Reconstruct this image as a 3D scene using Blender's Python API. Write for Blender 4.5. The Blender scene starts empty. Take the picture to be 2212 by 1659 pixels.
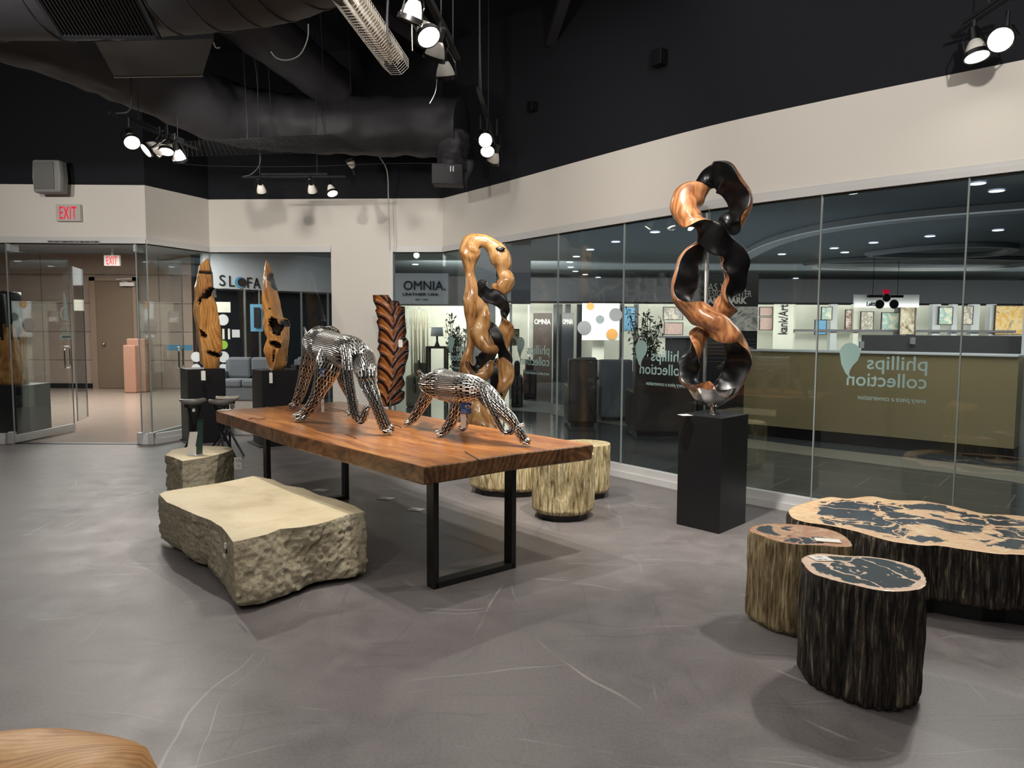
import bpy, math, random
import numpy as np
from mathutils import Vector, Matrix, noise
from mathutils.geometry import tessellate_polygon
random.seed(7)
sc = bpy.context.scene
COL = sc.collection
# ------------------------------------------------------------------ camera
F, HC = 1534.0, 1.45
PITCH = math.atan((829.5-717)/F); ROLL = math.radians(0.3)
RC = Matrix.Rotation(math.pi/2-PITCH, 3, 'X') @ Matrix.Rotation(ROLL, 3, 'Z')
camd = bpy.data.cameras.new('camera'); cam = bpy.data.objects.new('camera', camd); COL.objects.link(cam)
camd.sensor_width = 36.0; camd.lens = F/2212*36.0; camd.clip_start = 0.05; camd.clip_end = 100
cam.location = (0, 0, HC); cam.rotation_euler = RC.to_euler()
sc.camera = cam
# ------------------------------------------------------------------ world, view
sc.view_settings.view_transform = 'Standard'; sc.view_settings.look = 'None'
sc.view_settings.gamma = 1.0; sc.view_settings.use_curve_mapping = False
sc.view_settings.exposure = 0.0
w = bpy.data.worlds.new('world'); sc.world = w; w.use_nodes = True
w.node_tree.nodes['Background'].inputs[0].default_value = (0.5, 0.6, 0.75, 1)
w.node_tree.nodes['Background'].inputs[1].default_value = 0.02
sc.cycles.max_bounces = 10; sc.cycles.transparent_max_bounces = 24; sc.cycles.diffuse_bounces = 3
sc.cycles.glossy_bounces = 4; sc.cycles.transmission_bounces = 6
sc.cycles.sample_clamp_indirect = 4.0; sc.cycles.caustics_reflective = False; sc.cycles.caustics_refractive = False
sc.cycles.use_denoising = True
sc.cycles.use_adaptive_sampling = True; sc.cycles.adaptive_threshold = 0.02

def lamp(kind, name, loc, power, target=None, col=(1, 0.95, 0.87), size=0.06, angle=60, blend=0.6, sy=None):
    d = bpy.data.lights.new(name, kind); o = bpy.data.objects.new(name, d); COL.objects.link(o)
    d.energy = power; d.color = col; o.location = loc
    if kind == 'SPOT':
        d.spot_size = math.radians(angle); d.spot_blend = blend; d.shadow_soft_size = size
    elif kind == 'AREA':
        d.shape = 'RECTANGLE'; d.size = size; d.size_y = sy or size
    else:
        d.shadow_soft_size = size
    if target is not None:
        o.rotation_euler = (Vector(target)-Vector(loc)).to_track_quat('-Z', 'Y').to_euler()
    elif kind == 'AREA':
        o.rotation_euler = (0, 0, 0)
    return o
# unseen area fill added to stand in for the showroom's general lighting
lamp('AREA', 'room_fill', (-1.6, 3.0, 4.9), 135, size=7.0, sy=6.0, col=(1, 0.97, 0.93))
lamp('AREA', 'room_fill_back', (-1.0, -2.5, 3.9), 50, target=(0.3, 6.5, 1.2), size=3.0, sy=2.0, col=(1, 0.97, 0.93))
# unseen track heads assumed above and behind the camera
lamp('SPOT', 'track_light_a', (1.2, 0.3, 3.3), 480, target=(2.5, 5.6, 3.0), angle=75, blend=0.9)
lamp('SPOT', 'track_light_b', (-2.2, 0.6, 3.3), 120, target=(-1.8, 4.2, 0.3), angle=60, blend=0.8)
lamp('SPOT', 'track_light_c', (-3.2, 2.2, 3.3), 420, target=(-3.2, 9.4, 2.7), angle=70, blend=0.9)
lamp('SPOT', 'track_light_d', (-0.6, 3.2, 3.3), 270, target=(0.1, 8.9, 2.8), angle=65, blend=0.9)
lamp('SPOT', 'track_light_e', (0.3, 1.0, 3.3), 45, target=(0.2, 2.4, 0.0), angle=85, blend=0.9)
lamp('SPOT', 'track_light_f', (-4.5, 3.2, 3.3), 120, target=(-4.7, 8.2, 0.0), angle=60, blend=0.9)
lamp('SPOT', 'far_wall_fill', (-2.9, 6.6, 3.2), 110, target=(-2.5, 9.8, 2.9), angle=130, blend=1.0, size=0.12)  # added fill without a fixture, brightens the far white wall
lamp('SPOT', 'door_wall_fill', (-5.4, 5.6, 3.2), 125, target=(-5.4, 9.0, 2.8), angle=130, blend=1.0, size=0.06)  # added fill without a fixture, brightens the wall over the doors
lamp('SPOT', 'floor_fill', (0.75, 4.2, 3.4), 430, target=(1.15, 5.9, 0.0), angle=75, blend=0.9)  # added fill without a fixture, brightens the floor near the curved glass
lamp('SPOT', 'root_fill', (-6.2, 4.5, 3.3), 260, target=(-9.1, 7.2, 2.2), angle=50, blend=0.6)  # added spot without a fixture, lights the white root sculpture
# light in the mall beyond the glass
MALLC = (0.86, 0.94, 1.0)
lamp('AREA', 'mall_light_a', (6.5, 13.0, 3.2), 70, size=6, sy=6, col=MALLC)
lamp('AREA', 'mall_light_b', (-0.5, 13.5, 3.2), 50, size=5, sy=5, col=MALLC)
lamp('AREA', 'mall_light_c', (-8.0, 13.5, 3.2), 420, size=4, sy=5, col=(1, 0.93, 0.86))

# ------------------------------------------------------------------ helpers
CAMP = Vector((0, 0, HC))
def ray(px, py): return RC @ Vector(((px-1106)/F, -(py-829.5)/F, -1.0))
def Z(px, py, z=0.0):
    d = ray(px, py); return CAMP + d*((z-HC)/d.z)
def D(px, py, y):
    d = ray(px, py); return CAMP + d*(y/d.y)

def thing(name, label, cat, loc=(0, 0, 0), group=None, rz=0):
    o = bpy.data.objects.new(name, None); COL.objects.link(o); o.empty_display_size = 0.1
    o.location = loc; o.rotation_euler = (0, 0, rz); o['label'] = label; o['category'] = cat
    if group: o['group'] = group
    return o
def tag(o, label, cat, group=None, kind=None):
    o['label'] = label; o['category'] = cat
    if group: o['group'] = group
    if kind: o['kind'] = kind
    return o
def struct(o):
    o['kind'] = 'structure'; return o
def wloc(o):
    v = Vector((0, 0, 0))
    while o is not None: v += o.location; o = o.parent
    return v

def frames(P, up=(0, 0, 1)):
    """parallel transport frames along polyline P"""
    n = len(P); T = []
    for i in range(n):
        a = P[max(i-1, 0)]; b = P[min(i+1, n-1)]
        t = (b-a); T.append(t.normalized() if t.length > 1e-9 else Vector((0, 0, 1)))
    u = Vector(up); s = T[0].cross(u)
    if s.length < 1e-3: s = T[0].cross(Vector((1, 0, 0)))
    s.normalize(); S = [s]
    for i in range(1, n):
        s = S[-1] - T[i]*S[-1].dot(T[i]); s.normalize(); S.append(s)
    return T, S, [S[i].cross(T[i]) for i in range(n)]
def catmull(P, n=8, closed=False):
    P = [Vector(p) if not isinstance(p, np.ndarray) else p for p in P]; out = []
    m = len(P); rng = range(m if closed else m-1)
    for i in rng:
        if closed: a, b, c, d = P[(i-1) % m], P[i], P[(i+1) % m], P[(i+2) % m]
        else: a, b, c, d = P[max(i-1, 0)], P[i], P[i+1], P[min(i+2, m-1)]
        for k in range(n):
            t = k/n
            out.append(0.5*((2*b)+(c-a)*t+(2*a-5*b+4*c-d)*t*t+(3*b-a-3*c+d)*t*t*t))
    if not closed: out.append(P[-1].copy())
    return out

class MB:
    def __init__(s): s.v = []; s.f = []; s.m = []; s.att = {}
    def add(s, vs, fs, mi=0):
        o = len(s.v); s.v.extend([tuple(p) for p in vs])
        for f in fs: s.f.append(tuple(i+o for i in f)); s.m.append(mi)
        return s
    def box(s, x0, x1, y0, y1, z0, z1, mi=0):
        vs = [(x, y, z) for z in (z0, z1) for (x, y) in ((x0, y0), (x1, y0), (x1, y1), (x0, y1))]
        return s.add(vs, [(3, 2, 1, 0), (4, 5, 6, 7), (0, 1, 5, 4), (1, 2, 6, 5), (2, 3, 7, 6), (3, 0, 4, 7)], mi)
    def obox(s, c, ax, ay, az, mi=0):
        """oriented box: centre and three half-axis vectors"""
        c = Vector(c); ax, ay, az = Vector(ax), Vector(ay), Vector(az)
        vs = [c+ax*i+ay*j+az*k for k in (-1, 1) for (i, j) in ((-1, -1), (1, -1), (1, 1), (-1, 1))]
        return s.add(vs, [(3, 2, 1, 0), (4, 5, 6, 7), (0, 1, 5, 4), (1, 2, 6, 5), (2, 3, 7, 6), (3, 0, 4, 7)], mi)
    def seg(s, a, b, th, z0, z1, mi=0, off=0.0):
        """wall piece standing on the line a-b (xy), thickness th to its left side shifted by off"""
        a = Vector((a[0], a[1], 0)); b = Vector((b[0], b[1], 0)); d = (b-a).normalized(); n = Vector((-d.y, d.x, 0))
        P = [a+n*off, b+n*off, b+n*(off+th), a+n*(off+th)]
        return s.prism([(p.x, p.y) for p in P], z0, z1, mi)
    def prism(s, poly, z0, z1, mi=0, top=None):
        if sum(poly[i][0]*poly[(i+1) % len(poly)][1]-poly[(i+1) % len(poly)][0]*poly[i][1] for i in range(len(poly))) < 0: poly = poly[::-1]
        n = len(poly); vs = [(p[0], p[1], z0) for p in poly]+[(p[0], p[1], z1) for p in poly]
        fs = [(i, (i+1) % n, n+(i+1) % n, n+i) for i in range(n)]
        s.add(vs, fs, mi)
        o = len(s.v)-2*n
        s.f.append(tuple(o+i for i in range(n-1, -1, -1))); s.m.append(mi)
        s.f.append(tuple(o+n+i for i in range(n))); s.m.append(mi if top is None else top)
        return s
    def rings(s, R, closed=True, cap=True, mi=0, loop=False):
        n = len(R[0]); vs = [p for r in R for p in r]; fs = []
        m = len(R)
        for i in range(m if loop else m-1):
            for j in range(n if closed else n-1):
                a = i*n+j; b = i*n+(j+1) % n; c = ((i+1) % m)*n+(j+1) % n; d = ((i+1) % m)*n+j
                fs.append((a, b, c, d))
        if cap and closed and not loop: fs += [tuple(range(n-1, -1, -1)), tuple((m-1)*n+j for j in range(n))]
        return s.add(vs, fs, mi)
    def tube(s, P, r, seg=8, mi=0, cap=True, loop=False):
        P = [Vector(p) for p in P]
        if not isinstance(r, (list, tuple)): r = [r]*len(P)
        T, S, U = frames(P); R = []
        for i, p in enumerate(P):
            R.append([p+(S[i]*math.cos(2*math.pi*k/seg)+U[i]*math.sin(2*math.pi*k/seg))*r[i] for k in range(seg)])
        return s.rings(R, cap=cap, mi=mi, loop=loop)
    def cyl(s, a, b, r, seg=16, mi=0, r2=None):
        return s.tube([a, b], [r, r if r2 is None else r2], seg, mi)
    def lathe(s, prof, o=(0, 0, 0), ax=(0, 0, 1), seg=20, mi=0, cap=True):
        ax = Vector(ax).normalized(); u = ax.cross(Vector((0, 1, 0)))
        if u.length < 1e-3: u = ax.cross(Vector((1, 0, 0)))
        u.normalize(); v = ax.cross(u); o = Vector(o); R = []
        for (r, h) in prof:
            R.append([o+ax*h+(u*math.cos(2*math.pi*k/seg)+v*math.sin(2*math.pi*k/seg))*max(r, 1e-4) for k in range(seg)])
        return s.rings(R, cap=cap, mi=mi)
    def quad(s, a, b, c, d, mi=0): return s.add([a, b, c, d], [(0, 1, 2, 3)], mi)
    def build(s, name, mats, parent=None, smooth=False, bevel=0, local=False, sharp=None):
        me = bpy.data.meshes.new(name)
        off = Vector((0, 0, 0)) if (parent is None or local) else wloc(parent)
        me.from_pydata([(p[0]-off.x, p[1]-off.y, p[2]-off.z) for p in s.v], [], s.f)
        if not isinstance(mats, (list, tuple)): mats = [mats]
        for m in mats: me.materials.append(m)
        me.polygons.foreach_set('material_index', s.m)
        if smooth: me.polygons.foreach_set('use_smooth', [True]*len(s.f))
        for k, vals in s.att.items():
            a = me.attributes.new(k, 'FLOAT', 'POINT'); a.data.foreach_set('value', vals)
        me.update(); me.validate()
        if smooth and sharp: me.set_sharp_from_angle(angle=math.radians(sharp))
        o = bpy.data.objects.new(name, me); COL.objects.link(o)
        if parent is not None: o.parent = parent
        if bevel:
            b = o.modifiers.new('bevel', 'BEVEL'); b.width = bevel; b.segments = 2; b.limit_method = 'ANGLE'; b.angle_limit = math.radians(40)
        return o

def text_mb(txt, size, depth=0.002, shear=0.0, bold=0.0, align='LEFT', space=1.0):
    cu = bpy.data.curves.new('lettering', 'FONT'); cu.body = txt; cu.size = size; cu.extrude = depth
    cu.shear = shear; cu.offset = bold; cu.align_x = align; cu.space_character = space; cu.resolution_u = 3
    ob = bpy.data.objects.new('lettering', cu); COL.objects.link(ob)
    dg = bpy.context.evaluated_depsgraph_get(); me = bpy.data.meshes.new_from_object(ob.evaluated_get(dg))
    V = [tuple(v.co) for v in me.vertices]; Fs = [tuple(p.vertices) for p in me.polygons]
    bpy.data.objects.remove(ob); bpy.data.curves.remove(cu); bpy.data.meshes.remove(me)
    return V, Fs
def put_text(mb, txt, origin, ux, uz, size, mi=0, w=None, **k):
    """letters in the plane spanned by ux (reading direction) and uz (up), optional total width w"""
    V, Fs = text_mb(txt, size, **k)
    if not V: return
    ux, uz, o = Vector(ux).normalized(), Vector(uz).normalized(), Vector(origin); n = ux.cross(uz)
    x0 = min(v[0] for v in V); x1 = max(v[0] for v in V); sx = (w/(x1-x0)) if w else 1
    if w: V = [((v[0]-x0)*sx, v[1], v[2]) for v in V]
    mb.add([o+ux*v[0]+uz*v[1]+n*v[2] for v in V], Fs, mi)
# ------------------------------------------------------------------ materials
def lin(h):
    if isinstance(h, str):
        h = h.lstrip('#'); c = [int(h[i:i+2], 16)/255 for i in (0, 2, 4)]
    else: c = [x/255 for x in h]
    return tuple([(x/12.92 if x <= 0.04045 else ((x+0.055)/1.055)**2.4) for x in c]+[1.0])
class NT:
    def __init__(s, name):
        s.mat = bpy.data.materials.new(name); s.mat.use_nodes = True; s.t = s.mat.node_tree
        s.b = s.t.nodes['Principled BSDF']; s.out = s.t.nodes['Material Output']
    def n(s, ty, **k):
        x = s.t.nodes.new(ty)
        for a, b in k.items():
            if a in x.inputs.keys(): x.inputs[a].default_value = b
            else: setattr(x, a, b)
        return x
    def l(s, a, b): s.t.links.new(a, b)
    def coord(s, scale=(1, 1, 1), kind='Object', rot=(0, 0, 0)):
        tc = s.n('ShaderNodeTexCoord'); m = s.n('ShaderNodeMapping'); m.inputs['Scale'].default_value = scale; m.inputs['Rotation'].default_value = rot
        s.l(tc.outputs[kind], m.inputs[0]); return m.outputs[0]
    def noise(s, vec, scale=5, detail=4, rough=0.55, dist=0):
        x = s.n('ShaderNodeTexNoise'); x.inputs['Scale'].default_value = scale; x.inputs['Detail'].default_value = detail
        x.inputs['Roughness'].default_value = rough; x.inputs['Distortion'].default_value = dist
        if vec is not None: s.l(vec, x.inputs['Vector'])
        return x.outputs['Fac']
    def ramp(s, fac, stops, interp='LINEAR'):
        r = s.n('ShaderNodeValToRGB'); r.color_ramp.interpolation = interp; e = r.color_ramp.elements
        while len(e) > 1: e.remove(e[-1])
        e[0].position = stops[0][0]; e[0].color = lin(stops[0][1]) if not isinstance(stops[0][1], float) else (stops[0][1],)*3+(1,)
        for p, c in stops[1:]:
            q = e.new(p); q.color = lin(c) if not isinstance(c, float) else (c,)*3+(1,)
        s.l(fac, r.inputs[0]); return r.outputs['Color']
    def mix(s, fac, a, b, mode='MIX'):
        x = s.n('ShaderNodeMix'); x.data_type = 'RGBA'; x.blend_type = mode
        for sock, val in ((x.inputs[0], fac), (x.inputs[6], a), (x.inputs[7], b)):
            if hasattr(val, 'is_output'): s.l(val, sock)
            else: sock.default_value = val
        return x.outputs[2]
    def math(s, op, a, b=0.0, clamp=False):
        x = s.n('ShaderNodeMath'); x.operation = op; x.use_clamp = clamp
        for i, v in enumerate((a, b)):
            if hasattr(v, 'is_output'): s.l(v, x.inputs[i])
            else: x.inputs[i].default_value = v
        return x.outputs[0]
    def bump(s, h, strength=0.3, dist=0.01, nrm=None):
        x = s.n('ShaderNodeBump'); x.inputs['Strength'].default_value = strength; x.inputs['Distance'].default_value = dist
        s.l(h, x.inputs['Height'])
        if nrm is not None: s.l(nrm, x.inputs['Normal'])
        s.l(x.outputs[0], s.b.inputs['Normal']); return x.outputs[0]
    def set(s, color=None, rough=None, metal=None, **k):
        for nm, v in (('Base Color', color), ('Roughness', rough), ('Metallic', metal), *k.items()):
            if v is None: continue
            if hasattr(v, 'is_output'): s.l(v, s.b.inputs[nm])
            else: s.b.inputs[nm].default_value = v
        return s.mat
def plain(name, col, rough=0.5, metal=0.0, var=0.06, scale=6, bump=0.0, **k):
    t = NT(name); c = lin(col); v = t.coord()
    f = t.noise(v, scale, 3)
    a = tuple(x*(1-var) for x in c[:3])+(1,); b = tuple(min(1, x*(1+var)) for x in c[:3])+(1,)
    t.set(t.mix(f, a, b), rough, metal, **k)
    if bump: t.bump(t.noise(v, scale*20, 3), bump, 0.002)
    return t.mat
def emit(name, col, strength):
    t = NT(name); t.set(lin(col), 0.5); t.b.inputs['Emission Color'].default_value = lin(col); t.b.inputs['Emission Strength'].default_value = strength
    return t.mat

def m_floor():
    t = NT('polished_concrete'); v = t.coord()
    big = t.noise(v, 0.55, 5, 0.6); mid = t.noise(v, 3.5, 6, 0.65, 0.5); fine = t.noise(v, 70, 4, 0.7)
    base = t.ramp(mid, [(0.28, '#55504f'), (0.5, '#656060'), (0.72, '#756f6e')])
    base = t.mix(t.ramp(big, [(0.35, 0.0), (0.65, 1.0)]), base, lin('#5b5656'))
    x = t.n('ShaderNodeMix'); 
    base = t.mix(t.ramp(fine, [(0.3, 0.0), (0.75, 0.30)]), base, lin('#938c88'))
    # scuffs: long thin bent scratches, light and dark
    dist = t.n('ShaderNodeTexNoise'); dist.inputs['Scale'].default_value = 0.9; dist.inputs['Detail'].default_value = 2
    t.l(v, dist.inputs['Vector'])
    add = t.n('ShaderNodeVectorMath'); add.operation = 'MULTIPLY_ADD'; t.l(dist.outputs['Color'], add.inputs[0]); add.inputs[1].default_value = (0.55, 0.55, 0); t.l(v, add.inputs[2])
    def scr(scale, sv, rot, width, mscale, lo, hi):
        m = t.n('ShaderNodeMapping'); m.inputs['Scale'].default_value = sv; m.inputs['Rotation'].default_value = (0, 0, rot); t.l(add.outputs[0], m.inputs[0])
        vo = t.n('ShaderNodeTexVoronoi'); vo.feature = 'DISTANCE_TO_EDGE'; vo.inputs['Scale'].default_value = scale; t.l(m.outputs[0], vo.inputs['Vector'])
        line = t.math('LESS_THAN', vo.outputs['Distance'], width)
        return t.math('MULTIPLY', line, t.ramp(t.noise(v, mscale, 3), [(lo, 0.0), (hi, 1.0)]))
    l1 = scr(1.0, (0.13, 1.1, 1), 0.5, 0.0022, 1.3, 0.50, 0.60); l2 = scr(1.0, (1.3, 0.16, 1), 0.3, 0.0022, 1.0, 0.50, 0.60); l3 = scr(1.2, (0.2, 2.0, 1), -0.75, 0.0028, 1.9, 0.52, 0.62)
    d1 = scr(1.6, (0.2, 1.6, 1), -0.3, 0.012, 1.7, 0.50, 0.66); d2 = scr(1.9, (1.8, 0.22, 1), -0.9, 0.012, 1.5, 0.48, 0.62); d3 = scr(2.2, (0.3, 1.6, 1), 1.2, 0.02, 2.6, 0.5, 0.62)
    base = t.mix(t.math('MULTIPLY', t.math('MAXIMUM', t.math('MAXIMUM', d1, d2), d3), 0.30), base, lin('#4b4747'))
    base = t.mix(t.math('MULTIPLY', t.math('MAXIMUM', t.math('MAXIMUM', l1, l2), l3), 0.20), base, lin('#d5d0ca'))
    t.set(base, t.ramp(mid, [(0.3, 0.36), (0.7, 0.5)])); t.bump(fine, 0.08, 0.002)
    t.b.inputs['Specular IOR Level'].default_value = 0.5
    return t.mat
def m_wood(name, cols, stretch=(0.35, 4.0, 4.0), rot=(0, 0, 0), scale=2.2, rough=0.28, swirl=0.35, bump=0.04, coat=0.35, rings=0.25):
    """grain runs along local x of the rotated coordinates; low swirl bends it round knots"""
    t = NT(name); v0 = t.coord(rot=rot)
    w = t.n('ShaderNodeTexNoise'); w.inputs['Scale'].default_value = 1.6; w.inputs['Detail'].default_value = 2; t.l(v0, w.inputs['Vector'])
    ad = t.n('ShaderNodeVectorMath'); ad.operation = 'MULTIPLY_ADD'; t.l(w.outputs['Color'], ad.inputs[0]); ad.inputs[1].default_value = (swirl,)*3; t.l(v0, ad.inputs[2])
    mp = t.n('ShaderNodeMapping'); mp.inputs['Scale'].default_value = stretch; t.l(ad.outputs[0], mp.inputs[0]); v = mp.outputs[0]
    n1 = t.noise(v, scale*3, 8, 0.68, 0.3); n2 = t.noise(v, scale*0.8, 3, 0.5); n3 = t.noise(v0, 1.3, 3)
    wv = t.n('ShaderNodeTexWave'); wv.bands_direction = 'Y'; wv.inputs['Scale'].default_value = scale*1.3; wv.inputs['Distortion'].default_value = 5; wv.inputs['Detail'].default_value = 3; t.l(v, wv.inputs['Vector'])
    f = t.math('ADD', t.math('MULTIPLY', n1, 0.5), t.math('MULTIPLY', n2, 0.3)); f = t.math('ADD', f, t.math('MULTIPLY', n3, 0.2))
    f = t.math('ADD', f, t.math('MULTIPLY', t.math('SUBTRACT', wv.outputs['Fac'], 0.5), rings*0.4))
    t.set(t.ramp(f, [(0.33, cols[0]), (0.45, cols[1]), (0.55, cols[2]), (0.68, cols[3])]), rough); t.b.inputs['Coat Weight'].default_value = coat; t.b.inputs['Coat Roughness'].default_value = 0.12
    t.bump(n1, bump, 0.003); return t.mat
def m_bark(name, cols, bs=0.6):
    t = NT(name); v = t.coord((1, 1, 0.07))
    n = t.noise(v, 85, 5, 0.6, 0.3); n2 = t.noise(t.coord((1, 1, 0.16)), 20, 6, 0.7, 0.8)
    f = t.math('ADD', t.math('MULTIPLY', n, 0.6), t.math('MULTIPLY', n2, 0.4))
    t.set(t.ramp(f, [(0.37, cols[0]), (0.46, cols[1]), (0.54, cols[2]), (0.64, cols[3])]), 0.62)
    t.bump(f, 1.0, 0.03); return t.mat
def m_petrified(name, seed, cream, pink, dark, thr=0.5, scale=2.2):
    t = NT(name); v = t.coord((1, 1, 1)); 
    mp = t.n('ShaderNodeMapping'); mp.inputs['Location'].default_value = (seed, seed*1.7, 0); t.l(v, mp.inputs[0]); v = mp.outputs[0]
    n = t.noise(v, scale, 7, 0.62, 1.1); fine = t.noise(v, 26, 5, 0.7, 0.8)
    a = t.n('ShaderNodeAttribute'); a.attribute_name = 'rim'
    cr = t.ramp(t.noise(v, 7, 5, 0.65, 1.5), [(0.35, cream), (0.55, pink), (0.75, cream)])
    cr = t.mix(t.ramp(fine, [(0.62, 0.0), (0.7, 0.75)]), cr, lin('#7d5a3c'))
    dk = t.mix(t.ramp(t.noise(t.coord((1, 0.25, 1), rot=(0, 0, 0.6)), 34, 3, 0.5), [(0.66, 0.0), (0.69, 0.8)]), lin(dark), lin('#b9b3a6'))
    f = t.math('ADD', n, t.math('MULTIPLY', a.outputs['Fac'], -0.75))
    f = t.math('ADD', f, t.math('MULTIPLY', fine, 0.10))
    vn = t.n('ShaderNodeTexVoronoi'); vn.feature = 'DISTANCE_TO_EDGE'; vn.inputs['Scale'].default_value = 3.2; wd = t.n('ShaderNodeVectorMath'); wd.operation = 'MULTIPLY_ADD'; nn = t.n('ShaderNodeTexNoise'); nn.inputs['Scale'].default_value = 5; nn.inputs['Detail'].default_value = 4; t.l(v, nn.inputs['Vector']); t.l(nn.outputs['Color'], wd.inputs[0]); wd.inputs[1].default_value = (0.35, 0.35, 0); t.l(v, wd.inputs[2]); t.l(wd.outputs[0], vn.inputs['Vector'])
    f = t.math('SUBTRACT', f, t.ramp(vn.outputs['Distance'], [(0.0, 0.25), (0.03, 0.0)]))
    t.set(t.mix(t.ramp(f, [(thr, 0.0), (thr+0.02, 1.0)]), cr, dk), 0.16)
    t.b.inputs['Coat Weight'].default_value = 0.0; t.b.inputs['Specular IOR Level'].default_value = 0.35
    return t.mat
def m_stone():
    t = NT('limestone'); v = t.coord(); n = t.noise(v, 3, 6, 0.6); f = t.noise(v, 34, 8, 0.72, 0.4)
    c = t.ramp(n, [(0.3, '#a89b81'), (0.55, '#bdb298'), (0.75, '#c9c0aa')])
    c = t.mix(t.ramp(f, [(0.34, 0.8), (0.47, 0.0)]), c, lin('#7d6f54'))
    t.set(c, 0.85); t.bump(t.math('ADD', t.math('MULTIPLY', t.noise(v, 13, 6, 0.65, 0.3), 1.0), f), 1.0, 0.02); return t.mat
def m_stonetop():
    t = NT('honed_limestone'); v = t.coord(); n = t.noise(v, 4, 7, 0.6, 0.8); f = t.noise(v, 60, 4, 0.7)
    c = t.ramp(n, [(0.3, '#ab9c7c'), (0.5, '#bdae8e'), (0.7, '#c6b99b')])
    c = t.mix(t.ramp(t.noise(v, 9, 6, 0.75, 1.2), [(0.66, 0.0), (0.7, 0.7)]), c, lin('#a38c63'))
    t.set(c, 0.6); t.bump(f, 0.12, 0.003); return t.mat
def m_glass(name='clear_glass', tint=(0.915, 0.94, 0.94)):
    t = NT(name); N = t.t.nodes; N.remove(t.b)
    tr = t.n('ShaderNodeBsdfTransparent'); tr.inputs[0].default_value = (*tint, 1)
    gl = t.n('ShaderNodeBsdfGlossy'); gl.inputs['Roughness'].default_value = 0.0; gl.inputs[0].default_value = (0.95, 1, 1, 1)
    lw = t.n('ShaderNodeLayerWeight'); lw.inputs['Blend'].default_value = 0.5
    p = t.math('POWER', lw.outputs['Facing'], 5.0)
    f = t.math('ADD', t.math('MULTIPLY', p, 0.85), 0.045)
    mx = t.n('ShaderNodeMixShader'); t.l(f, mx.inputs[0]); t.l(tr.outputs[0], mx.inputs[1]); t.l(gl.outputs[0], mx.inputs[2])
    t.l(mx.outputs[0], t.out.inputs['Surface']); return t.mat
def m_brickpanel():
    t = NT('cladding_panels'); tc = t.n('ShaderNodeTexCoord'); sx = t.n('ShaderNodeSeparateXYZ'); t.l(tc.outputs['Object'], sx.inputs[0])
    cb = t.n('ShaderNodeCombineXYZ'); t.l(sx.outputs['X'], cb.inputs[0]); t.l(sx.outputs['Z'], cb.inputs[1])
    br = t.n('ShaderNodeTexBrick'); t.l(cb.outputs[0], br.inputs['Vector'])
    br.inputs['Color1'].default_value = lin('#8b7c71'); br.inputs['Color2'].default_value = lin('#94857a'); br.inputs['Mortar'].default_value = lin('#4e453f')
    br.inputs['Scale'].default_value = 1.0; br.inputs['Mortar Size'].default_value = 0.012; br.inputs['Brick Width'].default_value = 2.9; br.inputs['Row Height'].default_value = 0.7
    br.offset = 0
    t.set(t.mix(t.ramp(t.noise(t.coord(), 2.5, 5), [(0.35, 0.0), (0.7, 0.35)]), br.outputs['Color'], lin('#a6968a')), 0.7); return t.mat
def m_tile():
    t = NT('slate_tile'); v = t.coord(rot=(0, 0, 0.7)); br = t.n('ShaderNodeTexBrick'); t.l(v, br.inputs['Vector'])
    br.inputs['Color1'].default_value = lin('#34393b'); br.inputs['Color2'].default_value = lin('#3f4547'); br.inputs['Mortar'].default_value = lin('#6b6f6f')
    br.inputs['Scale'].default_value = 1.0; br.inputs['Mortar Size'].default_value = 0.006; br.inputs['Brick Width'].default_value = 1.2; br.inputs['Row Height'].default_value = 0.6
    f = t.noise(t.coord(), 3, 6, 0.65)
    t.set(t.mix(t.math('MULTIPLY', f, 0.3), br.outputs['Color'], lin('#6a7072')), 0.09); t.bump(t.noise(t.coord(), 9, 4, 0.6), 0.22, 0.006); return t.mat
def m_art(name, cols, scale=2.0, seed=0.0, dist=2.5):
    t = NT(name); v = t.coord(); mp = t.n('ShaderNodeMapping'); mp.inputs['Location'].default_value = (seed, seed, seed); t.l(v, mp.inputs[0])
    f = t.noise(mp.outputs[0], scale, 4, 0.5, dist); n = len(cols)
    t.set(t.ramp(f, [(0.25+0.5*i/(n-1), c) for i, c in enumerate(cols)]), 0.6); return t.mat

M = {}
M['floor'] = m_floor()
M['register'] = plain('register_black', '#101116', 0.95)
M['white'] = plain('warm_white_paint', '#e2ddd5', 0.75, var=0.02, scale=2)
M['black_wall'] = plain('black_paint', '#070a15', 0.85, var=0.15, scale=2)
M['duct'] = plain('black_duct_wrap', '#2e2d32', 0.6, var=0.3, scale=5, bump=0.3)
M['trim'] = plain('brushed_aluminium', '#c6c6c6', 0.35, 0.3, scale=3)
M['trimw'] = plain('silver_trim', '#cfcecd', 0.4, 0.0, scale=3)
M['glass'] = m_glass(); M['edge'] = plain('green_glass_edge', '#27403a', 0.1)
M['seam'] = plain('silicone_seam', '#8d9593', 0.25)
M['black'] = plain('satin_black', '#0e0e10', 0.38, var=0.1)
M['ped'] = plain('matte_black_laminate', '#111114', 0.42, var=0.12, scale=3)
M['blkmetal'] = plain('black_powder_coat', '#0a0a0b', 0.45)
M['steel'] = plain('polished_steel_rod', '#e2e0dc', 0.27, 1.0, var=0.12, scale=30)
M['copper'] = plain('tarnished_steel_rod', '#c7a489', 0.2, 1.0, var=0.2, scale=30)
M['core'] = plain('dark_core', '#080706', 0.6)
M['chrome'] = plain('chrome', '#d6d3cf', 0.12, 1.0)
M['slab'] = m_wood('suar_wood', ['#3f2210', '#804822', '#a96a34', '#ca9252'], (0.22, 7.0, 6), rot=(0, 0, 0.87), scale=2.2, rough=0.3, swirl=0.16, coat=0.3, rings=0.5)
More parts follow.
